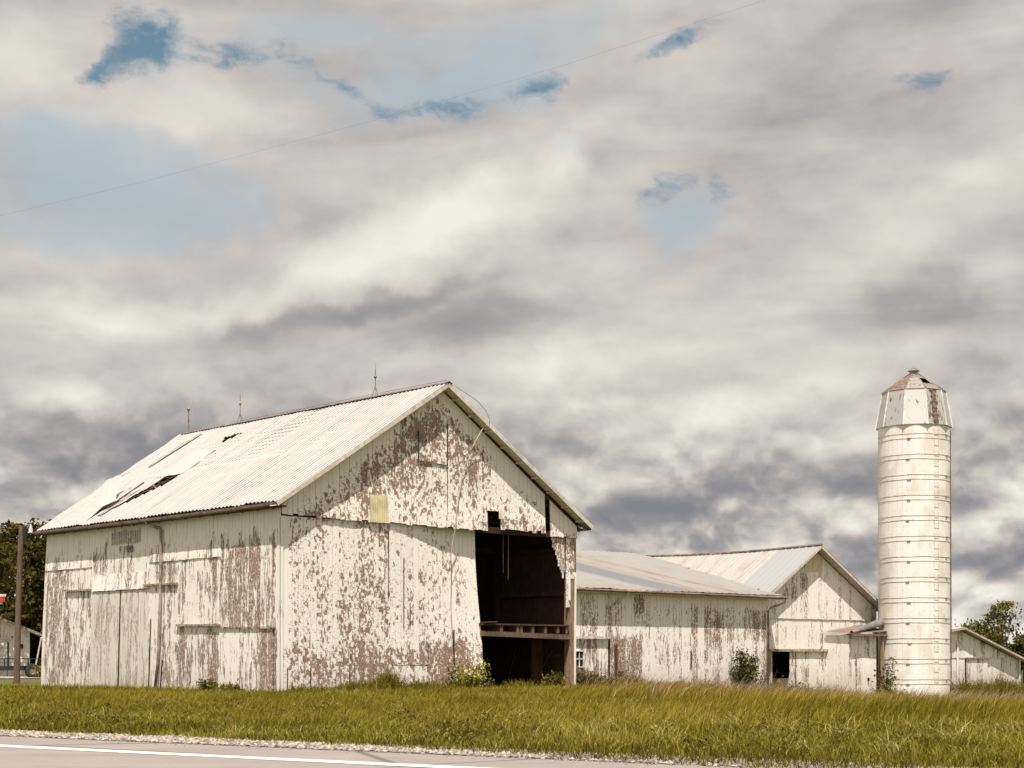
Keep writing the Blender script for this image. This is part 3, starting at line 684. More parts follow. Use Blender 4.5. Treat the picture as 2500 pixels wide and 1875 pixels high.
# roof: corrugated sheets with a torn strip
def roof_pt(y, t, side=-1):        # t 0 eave .. 1 ridge
    x = RX + side * (RX + .39) * (1 - t)
    z = 6.16 + (10.72 - 6.16) * t
    return x, y, z
def in_poly(x, y, poly):
    c = False; j = len(poly) - 1
    for i in range(len(poly)):
        (xi, yi), (xj, yj) = poly[i], poly[j]
        if (yi > y) != (yj > y) and x < (xj - xi) * (y - yi) / (yj - yi) + xi: c = not c
        j = i
    return c
HOLE1 = [(2.55, 10.40), (3.10, 11.60), (1.9, 11.72), (1.3, 11.80), (.7, 12.0), (.1, 12.25), (.1, 12.05), (.7, 11.72), (1.2, 11.32), (1.5, 11.0), (2.0, 10.42)]
HOLE2 = [(5.02, 11.25), (5.50, 11.95), (5.62, 10.7)]
def corr_roof(mb, y0, y1f, x0, x1, zf, pitch=.23, amp=.026, rows=26, holes=(), panel=.68, xoff=0):
    nc = int((y1f(.5) - y0) / (pitch / 6)); grid = []
    joff = [random.uniform(-.006, .008) for _ in range(200)]; po = [random.uniform(-.008, .012) for _ in range(200)]
    for j in range(nc + 1):
        col_ = []
        for i in range(rows + 1):
            t = i / rows; y = y0 + (y1f(t) - y0) * j / nc
            x = x0 + (x1 - x0) * t
            pn = int((y - y0) / panel)
            if i == 0: x += (x0 - x1) / abs(x1 - x0) * (.03 * (pn % 3 == 0) + joff[pn % 200] * 3)
            z = zf(x, y) + amp * math.sin(2 * math.pi * (y - y0) / pitch) + po[(pn + 7 * (i > rows * .52)) % 200] + .02 * fbm(x * .5, y * .5, 7)
            col_.append(mb.vert((x, y, z)))
        grid.append(col_)
    for j in range(nc):
        for i in range(rows):
            xm = (mb.v[grid[j][i]][0] + mb.v[grid[j + 1][i + 1]][0]) / 2 + mb.o[0]; ym = (mb.v[grid[j][i]][1] + mb.v[grid[j + 1][i + 1]][1]) / 2 + mb.o[1]
            if any(in_poly(xm, ym, h) for h in holes): continue
            mb.face(grid[j][i], grid[j + 1][i], grid[j + 1][i + 1], grid[j][i + 1])
SL = (10.72 - 6.16) / (RX + .39)
zl = lambda x, y: 6.16 + SL * (x + .39) - .03 * math.sin(math.pi * min(1, max(0, y / 17))) * (x > 3)
zr = lambda x, y: 6.16 + SL * (13.69 - x)
mb = MB(); corr_roof(mb, -.47, lambda t: 16.25 + .85 * t, -.33, RX, zl, rows=60, holes=(HOLE1, HOLE2)); mb.build('roof', M_roof, barn)
mb = MB(); corr_roof(mb, -.47, lambda t: 16.25 + .85 * t, 13.69, RX, zr, rows=10); mb.build('roof', M_roof, barn)
mb = MB()
n = 80
for k in range(n):
    y0 = -.5 + 17.5 * k / n; y1 = -.5 + 17.5 * (k + 1) / n; h = 10.745 + .012 * fbm(y0 * 1.5, 3) ; hh = 10.745 + .012 * fbm(y1 * 1.5, 3)
    for sg in (-1, 1): mb.quad((RX, y0, h), (RX, y1, hh), (RX + sg * .17, y1, hh - .085), (RX + sg * .17, y0, h - .085))
mb.build('ridge_cap', M_gutter, barn)
mb = MB()       # roof framing: laths along the barn, rafters up the slope
for k in range(24):
    x = -.2 + k * .29
    for sd_, f in ((-1, zl), (1, zr)):
        xx_ = x if sd_ < 0 else 13.3 - x
        mb.box((xx_ - .06, -.42, f(xx_, 0) - .085), (xx_ + .06, 16.3, f(xx_, 0) - .06))
for k in range(19):
    y = .1 + k * .88
    for sd_ in (-1, 1):
        xa = -.24 if sd_ < 0 else 13.6
        mb.beam((xa, y, 6.16 - .16 + .0), (RX, y, 10.72 - .18), .06, .14)
for a, b in (((.5, 10.8), (1.0, 12.2)), ((1.2, 11.9), (2.9, 10.9)), ((1.7, 10.5), (2.3, 11.9))):
    mb.beam((a[0], a[1], zl(*a) - .05), (b[0], b[1], zl(*b) - .05), .10, .02)
mb.build('roof_framing', M_beam, barn)
# gable rake trim
for sd_ in (-1, 1):
    mb = MB(); xa = -.42 if sd_ < 0 else 13.72
    mb.beam((xa, -.455, 6.16 - .08), (RX, -.455, 10.72 - .085), .03, .15)
    mb.build('rake_board', M_trim, barn)
    mb = MB()
    x1_ = RX - sd_ * 0; ya = -.43
    a = (xa, -.43, 6.16 - .13); b = (RX, -.43, 10.72 - .135)
    mb.quad((xa, -.44, 6.03), (xa, -.03, 6.03), (RX, -.03, 10.585), (RX, -.44, 10.585))
    mb.build('soffit', M_soffit, barn)
    for k in range(9):
        t = (k + .6) / 9.3; xq = xa + (RX - xa) * t; zq = 6.06 + 4.52 * t
        mb = MB(); mb.beam((xq, -.43, zq - .05), (xq, -.05, zq - .05), .09, .07, up=(0, 0, 1)); mb.build('lookout', M_trim, barn)
mb = MB(); mb.box((13.3, -.4, 5.98), (13.7, 16.2, 6.03)); mb.box((-.27, -.4, 6.0), (-.02, 16.2, 6.05)); mb.build('eave_soffit', M_brown, barn)
# gutter and downspout on the left eave
mb = MB(); prev = None
for k in range(41):
    y = -.45 + 16.9 * k / 40; z = 6.10 - .03 * math.sin(k / 40 * math.pi) + .012 * fbm(y, 2)
    ring = [mb.vert((-.335 + dx_, y, z + dz_)) for dx_, dz_ in ((.07, .06), (.06, -.04), (0, -.075), (-.06, -.03), (-.065, .05), (-.05, .05), (-.045, -.02), (0, -.05), (.045, -.03), (.055, .06))]
    if prev:
        for q in range(10): mb.face(prev[q], prev[(q + 1) % 10], ring[(q + 1) % 10], ring[q])
    prev = ring
mb.build('gutter', M_gutter, barn)
mb = MB(); mb.tube([(-.335, 7.78, 6.06), (-.335, 7.78, 5.98), (-.31, 7.72, 5.90), (-.14, 7.25, 5.78), (-.11, 7.18, 5.72), (-.11, 7.17, 5.5), (-.12, 7.2, 3.2), (-.13, 7.35, 1.0), (-.16, 7.50, .05)], .055, 8)
mb.build('downspout', M_spout, barn, True)
# loose and curled roofing sheets
mb = MB()
def slab_strip(pts, w, axis):      # ribbon along pts with width vector
    rows = []
    for p in pts:
        p = Vector(p); rows.append([mb.vert(p + Vector(axis) * (w * (j / 6 - .5)) + Vector((0, 0, .010 * math.sin(j * 2.6)))) for j in range(7)])
    for A, B in zip(rows, rows[1:]):
        for j in range(6): mb.face(A[j], A[j + 1], B[j + 1], B[j])
def on(x, y, h): return (x, y, zl(x, y) + h)
slab_strip([on(.55, 12.6, .05), on(.9, 12.9, .14), on(1.15, 13.3, .30), on(1.35, 13.55, .62), on(1.62, 13.5, .78), on(1.85, 13.25, .66)], .85, (.62, -.55, .35))
mb.build('curled_sheet', M_loose, barn)
mb = MB(); slab_strip([on(-.35, 12.75, .03), on(.1, 12.75, .10), on(.5, 12.7, .22), on(.95, 12.55, .16), on(1.2, 12.4, .05)], .55, (.1, 1, .12)); mb.build('curled_sheet', M_loose, barn)
mb = MB(); mb.beam(on(.6, 12.35, .06), on(2.0, 12.05, .20), .07, .05); mb.build('loose_lath', M_brown, barn)
mb = MB(); mb.beam(on(.1, 12.0, .06), on(1.5, 11.75, .14), .10, .02); mb.beam(on(1.0, 12.1, .06), on(1.55, 12.0, .17), .05, .03); mb.build('loose_flashing', M_loose, barn)
mb = MB()       # sheet that has slipped and lifted above the tear
rows = []
for i in range(9):
    t = i / 8; rows.append([])
    for j in range(13):
        q = j / 12; x = 2.65 + 1.75 * t; y = 10.35 + 2.3 * q * (.55 + .45 * (1 - t)) + t * .45
        rows[-1].append(mb.vert(on(x, y, .03 + .11 * q * t + .01 * math.sin(q * 20))))
for A, B in zip(rows, rows[1:]):
    for j in range(12): mb.face(A[j], A[j + 1], B[j + 1], B[j])
mb.build('lifted_sheet', M_loose, barn)
mb = MB(); slab_strip([on(3.73, 14.78, .05), on(4.6, 14.76, .075), on(5.4, 14.75, .07), on(6.2, 14.74, .05)], .17, (0, 1, .25)); mb.build('lifted_sheet', flat('overlap_shadow_grey', (.27, .255, .24), .6), barn)  # raised sheet overlap, its shadow put into the darker grey colour
# lightning rods
for k, (y, h, full) in enumerate(((16.5, 1.0, False), (12.55, 1.28, True), (3.65, 1.22, True))):
    mb = MB(); z0 = 10.72
    if full:
        for a in (0, 2.09, 4.19): mb.tube([(RX + .16 * math.cos(a), y + .16 * math.sin(a), z0 - .02 + (-.07 if abs(math.cos(a)) > .4 else 0)), (RX, y, z0 + .38)], .011, 5)
        mb.tube([(RX, y, z0 + .2), (RX, y, z0 + h - .25)], .017, 6); mb.tube([(RX, y, z0 + h - .3), (RX, y, z0 + h + .02)], [.014, .004], 5)
    else:
        mb.tube([(RX, y, z0 - .05), (RX, y, z0 + h)], .028, 6); mb.tube([(RX, y - .0, z0 + h * .48), (RX + .0, y, z0 + h * .52)], .045, 6)
    rod = mb.build('lightning_rod', M_rod, barn)
    mb = MB(); zz = z0 + (h - .52 if full else h - .02); rr = .062 if full else .075
    mb.lathe((RX, y, zz), [(.001, -rr), (rr * .7, -rr * .7), (rr, 0), (rr * .7, rr * .7), (.001, rr)], 10)
    b_o = mb.build('glass_ball', M_rod, None, True); b_o.parent = rod
# conductor cable down the gable and the wire looping over the roof edge
mb = MB(); mb.tube([(8.42, -.50, 9.42), (8.35, -.40, 9.38), (8.0, -.22, 8.7), (7.72, -.14, 8.05), (7.55, -.12, 7.6), (7.42, -.12, 7.0), (7.28, -.13, 6.2), (7.22, -.14, 5.7), (7.18, -.04, 5.2), (7.16, .02, 4.7), (7.2, .03, 4.2)], .017, 5)
mb.build('conductor_cable', M_rope, barn, True)
mb = MB(); mb.tube([(7.16, .0, 4.1), (7.12, -.02, 3.0), (7.2, -.03, 2.0), (7.25, -.03, 1.2)], .010, 4); mb.tube([(7.5, .03, 4.9), (7.3, .03, 4.4), (7.2, .03, 4.1)], .008, 4); mb.build('hanging_wire', M_brown, barn)
mb = MB(); mb.tube([(6.95, -.45, 10.62), (7.5, -.42, 10.42), (8.0, -.45, 10.2), (8.35, -.48, 9.9), (8.52, -.5, 9.6), (8.5, -.5, 9.45)], .012, 4); mb.build('looped_wire', M_rod, barn, True)
mb = MB(); mb.tube([(RX - .03, -.4, 10.79), (RX - .02, 3, 10.80), (RX, 8, 10.79), (RX, 12.5, 10.79)], .010, 4); mb.build('ridge_cable', M_rod, barn)

# ------------------------------------------------------------------ LEAN-TO BARN
BZ = -.15
lean = thing('lean_to_barn', 'long low white barn with a shallow rusty roof, joined to the big barn', 'barn', (17, 4.2, BZ))
O = (17, 4.2, BZ)
zc = lambda x, y: 4.10 + .212 * (y - 3.85) - .10 * math.sin(math.pi * min(1, max(0, (x - 13) / 18))) * .4
def pk_c(s, z):
    p = .10 + .18 * smooth(z, 3.9, 3.3)
    if 2.1 < z < 3.5: p += .12 * smooth(s, 18, 28) + .16 * smooth(s, 27, 29.5) + .05
    if z < 2.1: p = .40 + .12 * fbm(s * .6, z * .5)
    if 19.6 < s < 21.3 and z < 2.1: p = .66
    if 20.9 < s < 21.6 and 3.0 < z < 3.9: p = .6
    if s > 28.5 and z < 2: p = .36
    return p
mb = MB(O)
boards(mb, 13.35, 29.95, lambda s: 4.02, lambda s: -.55 if s > 19.4 else -.4, lambda s, z, d: (s, 4.2 - d + (.0 if z > 2 else 0), z), pk_c, [(16.6, 19.3, -1, 1.98)], w=.22)
boards(mb, 0, 14, lambda s: zc(30, 4.2 + s) - .1, lambda s: -1.2, lambda s, z, d: (29.95 + d, 4.2 + s, z), lambda s, z: .3, (), w=.25, seg=1)
mb.build('front_wall', M_fine, lean)
mb = MB(O)
boards(mb, 16.0, 19.3, lambda s: 1.96, lambda s: -.3, lambda s, z, d: (s, 4.12 - d, z), lambda s, z: .5 + .15 * fbm(s * 3, z), [(17.3, 17.82, .84, 1.46)], w=.15, open_gap=0)
mb.build('sliding_door', M_streak, lean)
mb = MB(O); mb.box((17.28, 4.05, .80), (17.34, 4.14, 1.5)); mb.box((17.78, 4.05, .80), (17.84, 4.14, 1.5)); mb.box((17.28, 4.045, 1.46), (17.84, 4.14, 1.5)); mb.box((17.28, 4.045, .80), (17.84, 4.14, .84))
mb.box((17.34, 4.07, 1.13), (17.78, 4.11, 1.17)); mb.box((17.545, 4.068, .84), (17.58, 4.112, 1.46)); win = mb.build('window', M_white, lean)
mb = MB(O); mb.box((17.34, 4.10, .84), (17.78, 4.105, 1.46)); mb.build('pane', M_glass, None).parent = win
mb = MB(O); mb.box((15.5, 3.98, 2.0), (19.35, 4.08, 2.08)); mb.build('door_track', M_railw, lean)
mb = MB(O); mb.box((19.38, 4.13, -.3), (19.44, 4.19, 2.0)); mb.box((19.75, 4.14, .2), (19.9, 4.18, 1.75)); mb.box((19.95, 4.14, .55), (20.3, 4.17, .62)); mb.build('door_jamb', M_brown, lean)
mb = MB(O); mb.box((24.6, 4.15, .7), (24.66, 4.19, 1.5)); mb.build('wall_crack', M_brown, lean)
# roof surface (ribs down the slope)
mb = MB(O); nx, nyy = 260, 16; grid = []
for i in range(nx + 1):
    x = 13.36 + (34.4 - 13.36) * i / nx; cc = []
    for j in range(nyy + 1):
        y = 3.85 + (16.6 - 3.85) * j / nyy
        cc.append(mb.vert((x, y, zc(x, y) + (.022 if (x * 2.2) % 1 < .22 else 0) + .035 * fbm(x * .35, y * .35, 2) + .012 * fbm(x * 1.7, y * 1.2))))
    grid.append(cc)
for i in range(nx):
    for j in range(nyy):
        a, b, c, d = grid[i][j], grid[i + 1][j], grid[i + 1][j + 1], grid[i][j + 1]
        xm = mb.v[a][0] + 17; ym = mb.v[a][1] + 4.2; zm = mb.v[a][2] + BZ
        if xm > 30.8 and ym < 4.9: continue
        if 6.62 - .62 * abs(34.5 - xm) > zm + .15: continue
        mb.face(a, b, c, d)
mb.quad((13.36, 16.6, 6.8), (34, 16.6, 6.8), (34, 22, 3.8), (13.36, 22, 3.8)); mb.build('roof', M_roofB, lean)
mb = MB(O); mb.box((13.4, 22, -.6), (34, 22.1, 3.8)); mb.build('rear_wall', M_brown, lean)
mb = MB(O); mb.beam((13.4, 3.82, 4.00), (30.8, 3.82, 3.98), .03, .12); mb.build('fascia', M_trim, lean)
mb = MB(O); mb.box((13.4, 3.84, 3.90), (30.75, 4.18, 3.93)); mb.build('soffit', M_soffit, lean)
mb = MB(O); mb.tube([(13.5, 3.77, 4.02), (20, 3.77, 3.99), (26, 3.77, 3.99), (30.95, 3.77, 3.97)], .055, 6); mb.build('gutter', M_gutter, lean)
mb = MB(O); mb.tube([(20.15, 3.77, 3.97), (20.13, 3.79, 3.86), (19.95, 3.95, 3.70), (19.72, 4.1, 3.52), (19.68, 4.12, 3.42)], .05, 7); mb.build('spout_stub', M_wspout, lean, True)
mb = MB(O); mb.tube([(30.85, 3.77, 3.96), (30.82, 3.78, 3.80), (30.65, 3.85, 3.70), (30.1, 4.08, 3.50), (30.0, 4.13, 3.36), (30.0, 4.13, -.5)], .05, 7); mb.build('downspout', M_spout, lean, True)

# ------------------------------------------------------------------ GABLED BARN
O = (34.5, 4.9, -1.0)
gab = thing('gabled_barn', 'white gabled barn with a pale metal roof and small dark doorway, left of silo', 'barn', O)
GX = 34.5
def rake2(s): return 6.55 - (.62 if s < GX else .54) * abs(s - GX) - .10
def pk_g(s, z):
    d = rake2(s) - z
    p = .30 + .10 * fbm(s * .6, z * .6)
    if d < .5: p -= .1
    if s < 33.8 and z > 4: p += .16
    return p
mb = MB(O)
boards(mb, 29.9, 39.7, rake2, lambda s: 3.05, lambda s, z, d: (s, 4.87 - d, z), pk_g, (), w=.22, ragged=.012)
boards(mb, 29.9, 39.7, lambda s: min(rake2(s), 3.08), lambda s: -1.1, lambda s, z, d: (s, 4.91 - d, z), pk_g, [(31.1, 37.3, -2, 1.5)], w=.22)
mb.build('gable_wall', M_fine, gab)
mb = MB(O); boards(mb, 33.72, 35.15, lambda s: min(rake2(s), 9), lambda s: 5.38, lambda s, z, d: (s, 4.84 - d, z), lambda s, z: 0, (), w=.36, ragged=0); mb.build('yellow_panel', M_yellow2, gab)
mb = MB(O)
boards(mb, 32.55, 37.5, lambda s: 1.5, lambda s: -1.0, lambda s, z, d: (s - .25 * (s < 32.9) * max(0, (.35 - z)), 4.84 - d, z), lambda s, z: .34 + .1 * fbm(s, z), (), w=.3, open_gap=0)
mb.build('sliding_door', M_fine, gab)
mb = MB(O); mb.box((32.95, 4.80, -.9), (32.99, 4.815, 1.4)); mb.build('door_seam', M_brown, gab)
mb = MB(O); mb.box((31.0, 4.72, 1.48), (37.65, 4.84, 1.60)); mb.build('door_track', M_rail, gab)
mb = MB(O); mb.box((31.12, 4.86, -.9), (31.24, 5.0, 1.5)); mb.build('door_jamb', M_sill, gab)
mb = MB(O); mb.box((29.9, 16.8, -1.1), (39.7, 16.9, 3.6)); mb.box((29.85, 5, -1.1), (29.9, 16.8, 3.5)); mb.box((39.7, 4.9, -1.1), (39.75, 16.8, 3.6)); mb.build('rear_wall', M_dark, gab)
mb = MB(O); mb.box((29.95, 5.1, -1.0), (39.6, 16.7, -.95)); mb.build('dirt_floor', MATS['barn_floor_dirt'], gab)
mb = MB(O); mb.beam((31.3, 5.4, .05), (33.0, 5.2, .0), .3, .36); mb.beam((31.2, 5.5, -.5), (33.2, 5.5, -.45), .3, .12); mb.build('stacked_planks', M_post, gab)
def roof2(mb, x0, x1, zf, rib=.42):
    n = int(12.6 / .035); prev = None; rows = 8
    for j in range(n + 1):
        y = 4.42 + 12.45 * j / n; h = .035 if ((y - 4.42) / rib) % 1 < .16 else 0
        if y > 6.95: h = .020 if ((y - 4.42) / .30) % 1 < .2 else 0
        cc = []
        for i in range(rows + 1):
            x = x0 + (x1 - x0) * i / rows; sag = .12 * math.sin(math.pi * min(1, (y - 4.4) / 12.4)) 
            cc.append(mb.vert((x, y, zf(x) + h - sag + .03 * fbm(x * .5, y * .5, 4))))
        if prev:
            for i in range(rows): mb.face(prev[i], cc[i], cc[i + 1], prev[i + 1])
        prev = cc
mb = MB(O); roof2(mb, 29.3, GX, lambda x: 6.62 - .62 * (GX - x)); mb.build('roof', M_roofC, gab)
mb = MB(O); roof2(mb, 40.15, GX, lambda x: 6.62 - .54 * (x - GX)); mb.build('roof', M_roofC, gab)
mb = MB(O); mb.tube([(GX, 4.4, 6.66), (GX, 8, 6.56), (GX, 11, 6.52), (GX, 14, 6.57), (GX, 16.9, 6.66)], .07, 6); mb.build('ridge_cap', M_gutter, gab)
for sd_ in (-1, 1):
    mb = MB(O); xe = 29.3 if sd_ < 0 else 40.15; k_ = .62 if sd_ < 0 else .54
    mb.beam((xe, 4.43, 6.55 - k_ * abs(GX - xe)), (GX, 4.43, 6.56), .03, .12)
    mb.quad((xe, 4.43, 6.5 - k_ * abs(GX - xe)), (GX, 4.43, 6.5), (GX, 4.86, 6.5), (xe, 4.86, 6.5 - k_ * abs(GX - xe)))
    mb.build('rake_board', M_trim, gab)

# ------------------------------------------------------------------ FEED ROOM beside the silo
O = (36.5, 3.5, -1.0)
feed = thing('feed_room', 'tiny white lean-to with a rolled back sheet metal roof and narrow door, tucked against the silo', 'shed', O)
mb = MB(O); boards(mb, 35.42, 37.72, lambda s: 2.28, lambda s: -1.1, lambda s, z, d: (s, 3.5 - d, z), lambda s, z: .32 + .1 * (z > 1.7), (), w=.25)
boards(mb, 0, 1.4, lambda s: 2.28, lambda s: -1.1, lambda s, z, d: (35.42 - d, 3.5 + s, z), lambda s, z: .3, (), w=.25)
mb.build('wall', M_fine, feed)
mb = MB(O); boards(mb, 36.02, 37.12, lambda s: 1.2, lambda s: -1.0, lambda s, z, d: (s, 3.45 - d, z), lambda s, z: .2, (), w=.36, open_gap=0); dr = mb.build('door', M_fine, feed)
mb = MB(O); mb.lathe((36.92, 3.40, .12), [(.001, -.09), (.05, -.07), (.05, .07), (.001, .09)], 8); mb.build('door_handle', M_black, None).parent = dr
mb = MB(O); mb.box((35.98, 3.435, 1.2), (37.16, 3.455, 1.24), .9); mb.box((35.98, 3.435, -.9), (36.01, 3.455, 1.2), .9); mb.build('door_frame', M_block, feed)
mb = MB(O); mb.quad((35.25, 3.15, 2.36), (38.3, 3.15, 2.50), (38.3, 4.8, 2.84), (35.25, 4.8, 2.46)); mb.box((35.25, 3.13, 2.24), (38.2, 3.17, 2.34)); mb.quad((35.3, 3.17, 2.27), (38.2, 3.17, 2.27), (38.2, 3.5, 2.27), (35.3, 3.5, 2.27)); mb.build('roof_deck', wood_mat('rusty_roof_deck', (.12, .075, .055), (.26, .18, .14)), feed)
mb = MB(O)
a = Vector((35.3, 3.25, 2.36)); b = Vector((38.4, 3.7, 2.78)); dd = (b - a).normalized(); rings = []
for k in range(13):
    t = k / 12; c = a.lerp(b, t); r = .10 + .20 * t
    up_ = Vector((0, 0, 1)); s_ = Vector((0, 1, 0))
    rings.append([mb.vert(c + up_ * (.35 * r + .85 * r * math.cos(q)) + s_ * (r * 1.1 * math.sin(q)) + Vector((0, 0, .01 * math.sin(k * 3)))) for q in [math.pi * (-.62 + 1.24 * j / 14) for j in range(15)]])
for A, B in zip(rings, rings[1:]):
    for j in range(14): mb.face(A[j], A[j + 1], B[j + 1], B[j])
mb.build('rolled_sheet', flat('rolled_sheet_metal', (.19, .175, .165), .7, .1, .2, 2), feed, True)
mb = MB(O); mb.beam((37.92, 3.28, -1.1), (37.90, 3.28, 2.36), .13, .13, up=(0, 1, 0)); mb.build('corner_post', wood_mat('ochre_post', (.20, .13, .06), (.38, .27, .14)), feed)
mb = MB(O); mb.box((38.0, 3.33, -1.0), (38.12, 3.37, 2.4), .5); mb.build('narrow_board', M_fine, feed)

# ------------------------------------------------------------------ SILO
SC = (39.85, 2.75)
X, Y = wpos(*SC); silo = thing('silo', 'tall round white silo with iron hoops and a rusty faceted metal cap', 'silo', (SC[0], SC[1], -1.1)); silo.rotation_euler = (0, 0, 0)
SR = 1.745; zb = 1.1     # local z = world z + 1.1
mb = MB(); mb.lathe((0, 0, 0), [(SR, 0)] + [(SR, k * .5) for k in range(1, 28)] + [(SR, 13.85)], 72); mb.build('stave_wall', M_stave, silo, True)
for k in range(13):
    z = 12.15 + zb - k * 1.003
    for hh, la in ((0, 48.), (-.225, -22.)):
        mb = MB(); pts = [((SR + .010) * math.cos(t), (SR + .010) * math.sin(t), z + hh + .008 * math.sin(7 * t + k)) for t in [2 * math.pi * j / 64 for j in range(65)]]
        mb.tube(pts, .0075, 5, False)
        la_ = R(-90 + la + random.uniform(-2, 2)); c = ((SR + .03) * math.cos(la_), (SR + .03) * math.sin(la_)); tx, ty = -math.sin(la_), math.cos(la_)
        mb.beam((c[0] - tx * .09, c[1] - ty * .09, z + hh), (c[0] + tx * .09, c[1] + ty * .09, z + hh), .03, .04)
        mb.build('hoop', MATS.get('hoop_iron') or flat('hoop_iron', (.44, .39, .33), .7, .1, .3, 5), silo)
for k in range(25):      # climbing rungs
    z = 12.3 + zb - k * .505; mb = MB(); a = R(-90 + 23)
    def rc(da, r): return (r * math.cos(a + da), r * math.sin(a + da))
    p = [(*rc(-.07, SR), z + .1), (*rc(-.07, SR + .10), z), (*rc(.07, SR + .10), z), (*rc(.07, SR), z + .1)]
    mb.tube(p, .010, 5); mb.build('ladder_rung', M_white if k % 3 else M_concrete, silo)
NS = 10; A0 = R(-90 + 6.7)
pe = lambda j: {0: 1.0, 1: .55, 9: .45, 8: .3}.get(j % 10, .25)
mb = MB(); prof = [(1.87, 12.62 + zb), (1.72, 13.4 + zb), (1.54, 14.42 + zb)]
for j in range(NS):
    a1, a2 = A0 + 2 * math.pi * j / NS, A0 + 2 * math.pi * (j + 1) / NS; pl = {0: .46, 1: .16, 9: .24, 8: .32}.get(j, .25)
    for (r0, z0), (r1, z1) in zip(prof, prof[1:]):
        mb.quad((r0 * math.cos(a1), r0 * math.sin(a1), z0), (r0 * math.cos(a2), r0 * math.sin(a2), z0), (r1 * math.cos(a2), r1 * math.sin(a2), z1), (r1 * math.cos(a1), r1 * math.sin(a1), z1), peel=pl)
mb.build('cap_skirt', M_skirt, silo)
mb = MB()
for j in range(NS):
    a1 = A0 + 2 * math.pi * j / NS
    mb.beam((1.88 * math.cos(a1), 1.88 * math.sin(a1), 12.6 + zb), (1.55 * math.cos(a1), 1.55 * math.sin(a1), 14.43 + zb), .05, .04, up=(math.cos(a1), math.sin(a1), 0))
mb.build('skirt_seam', MATS['white_paint'], silo)
mb = MB()
for j in range(NS):
    a1, a2 = A0 + 2 * math.pi * j / NS, A0 + 2 * math.pi * (j + 1) / NS; pl = {0: .22, 9: .10, 8: .42, 1: .25}.get(j, .3)
    c0 = [(1.58, 14.40 + zb), (1.18, 14.72 + zb), (.78, 15.02 + zb), (.23, 15.32 + zb)]
    for i, ((r0, z0), (r1, z1)) in enumerate(zip(c0, c0[1:])):
        if j == 0 and i == 1:      # missing half panel: open hatch
            am = a1 + (a2 - a1) * .60
            mb.quad((r0 * math.cos(am), r0 * math.sin(am), z0), (r0 * math.cos(a2), r0 * math.sin(a2), z0), (r1 * math.cos(a2), r1 * math.sin(a2), z1), (r1 * math.cos(am), r1 * math.sin(am), z1), peel=pl)
            continue
        mb.quad((r0 * math.cos(a1), r0 * math.sin(a1), z0), (r0 * math.cos(a2), r0 * math.sin(a2), z0), (r1 * math.cos(a2), r1 * math.sin(a2), z1), (r1 * math.cos(a1), r1 * math.sin(a1), z1), peel=pl)
mb.build('cap_roof', M_cone, silo)
mb = MB()
for j in range(NS):
    a1 = A0 + 2 * math.pi * j / NS
    mb.beam((1.6 * math.cos(a1), 1.6 * math.sin(a1), 14.41 + zb), (.24 * math.cos(a1), .24 * math.sin(a1), 15.35 + zb), .04, .04)
mb.build('roof_rib', M_gutter, silo)
mb = MB(); mb.lathe((0, 0, zb), [(.24, 15.28), (.20, 15.34), (.20, 15.47), (.30, 15.49), (.27, 15.52), (.06, 15.70), (.035, 15.76), (.001, 15.77)], 14); mb.build('vent_cap', flat('galvanised_vent', (.27, .24, .21), .4, .4, .25, 8), silo)
mb = MB(); am = A0 + .55 * (2 * math.pi / NS) * .8
for k in range(6):       # chute door hardware running down the skirt
    t = k / 5; r = 1.50 + .29 * t; z = 14.33 - 1.55 * t + zb; w = .15 if k % 2 else .22
    tx, ty = -math.sin(am), math.cos(am); c = Vector((r * math.cos(am), r * math.sin(am), z))
    mb.beam(c - Vector((tx, ty, 0)) * w, c + Vector((tx, ty, 0)) * w, .06, .06)
mb.beam((1.49 * math.cos(am), 1.49 * math.sin(am), 14.35 + zb), (1.80 * math.cos(am), 1.80 * math.sin(am), 12.7 + zb), .24, .05, up=(math.cos(am), math.sin(am), 0))
mb.build('chute_ladder', flat('rusted_iron', (.19, .13, .10), .9, 0, .35, 7), silo)
mb = MB(); mb.beam((1.86 * math.cos(R(-2)), 1.86 * math.sin(R(-2)) , 0), (1.80 * math.cos(R(-2)), 1.80 * math.sin(R(-2)), 12.5 + zb), .06, .05, up=(0, 1, 0)); mb.build('side_pipe', M_gutter, silo)

# ------------------------------------------------------------------ RIGHT SHED
O = (49, 4.2, -1.0)
shed = thing('shed', 'low white shed with a plank door and one long sloping roof, right of the silo', 'shed', O)
def rake3(s): return 2.78 - .27 * (s - 46.3) - .14 if s > 46.3 else 2.78 - .10 * (46.3 - s) - .14
mb = MB(O)
boards(mb, 44.2, 52.4, rake3, lambda s: 1.15, lambda s, z, d: (s, 4.17 - d, z), lambda s, z: .36, (), w=.24, ragged=.01)
boards(mb, 44.2, 52.4, lambda s: min(rake3(s), 1.17), lambda s: -1.1, lambda s, z, d: (s, 4.2 - d, z), lambda s, z: .34 + .1 * fbm(s, z), [(47.0, 49.0, -2, 1.1)], w=.24)
boards(mb, 0, 7, lambda s: 1.1, lambda s: -1.1, lambda s, z, d: (52.4 + d, 4.2 + s, z), lambda s, z: .4, (), w=.24, seg=1)
mb.build('wall', M_fine, shed)
mb = MB(O); boards(mb, 46.95, 49.05, lambda s: 1.12, lambda s: -1.1, lambda s, z, d: (s, 4.12 - d, z), lambda s, z: .38, (), w=.35, open_gap=0); mb.build('door', M_fine, shed)
mb = MB(O); mb.box((46.9, 4.04, 1.12), (49.3, 4.12, 1.18)); mb.build('door_track', M_rail_d, shed)
mb = MB(O); mb.box((46.0, 4.10, -1.0), (46.12, 4.14, 2.0), .1); mb.box((52.34, 4.1, -1.0), (52.46, 4.16, 1.1), .2); mb.build('corner_board', M_fine, shed)
mb = MB(O)
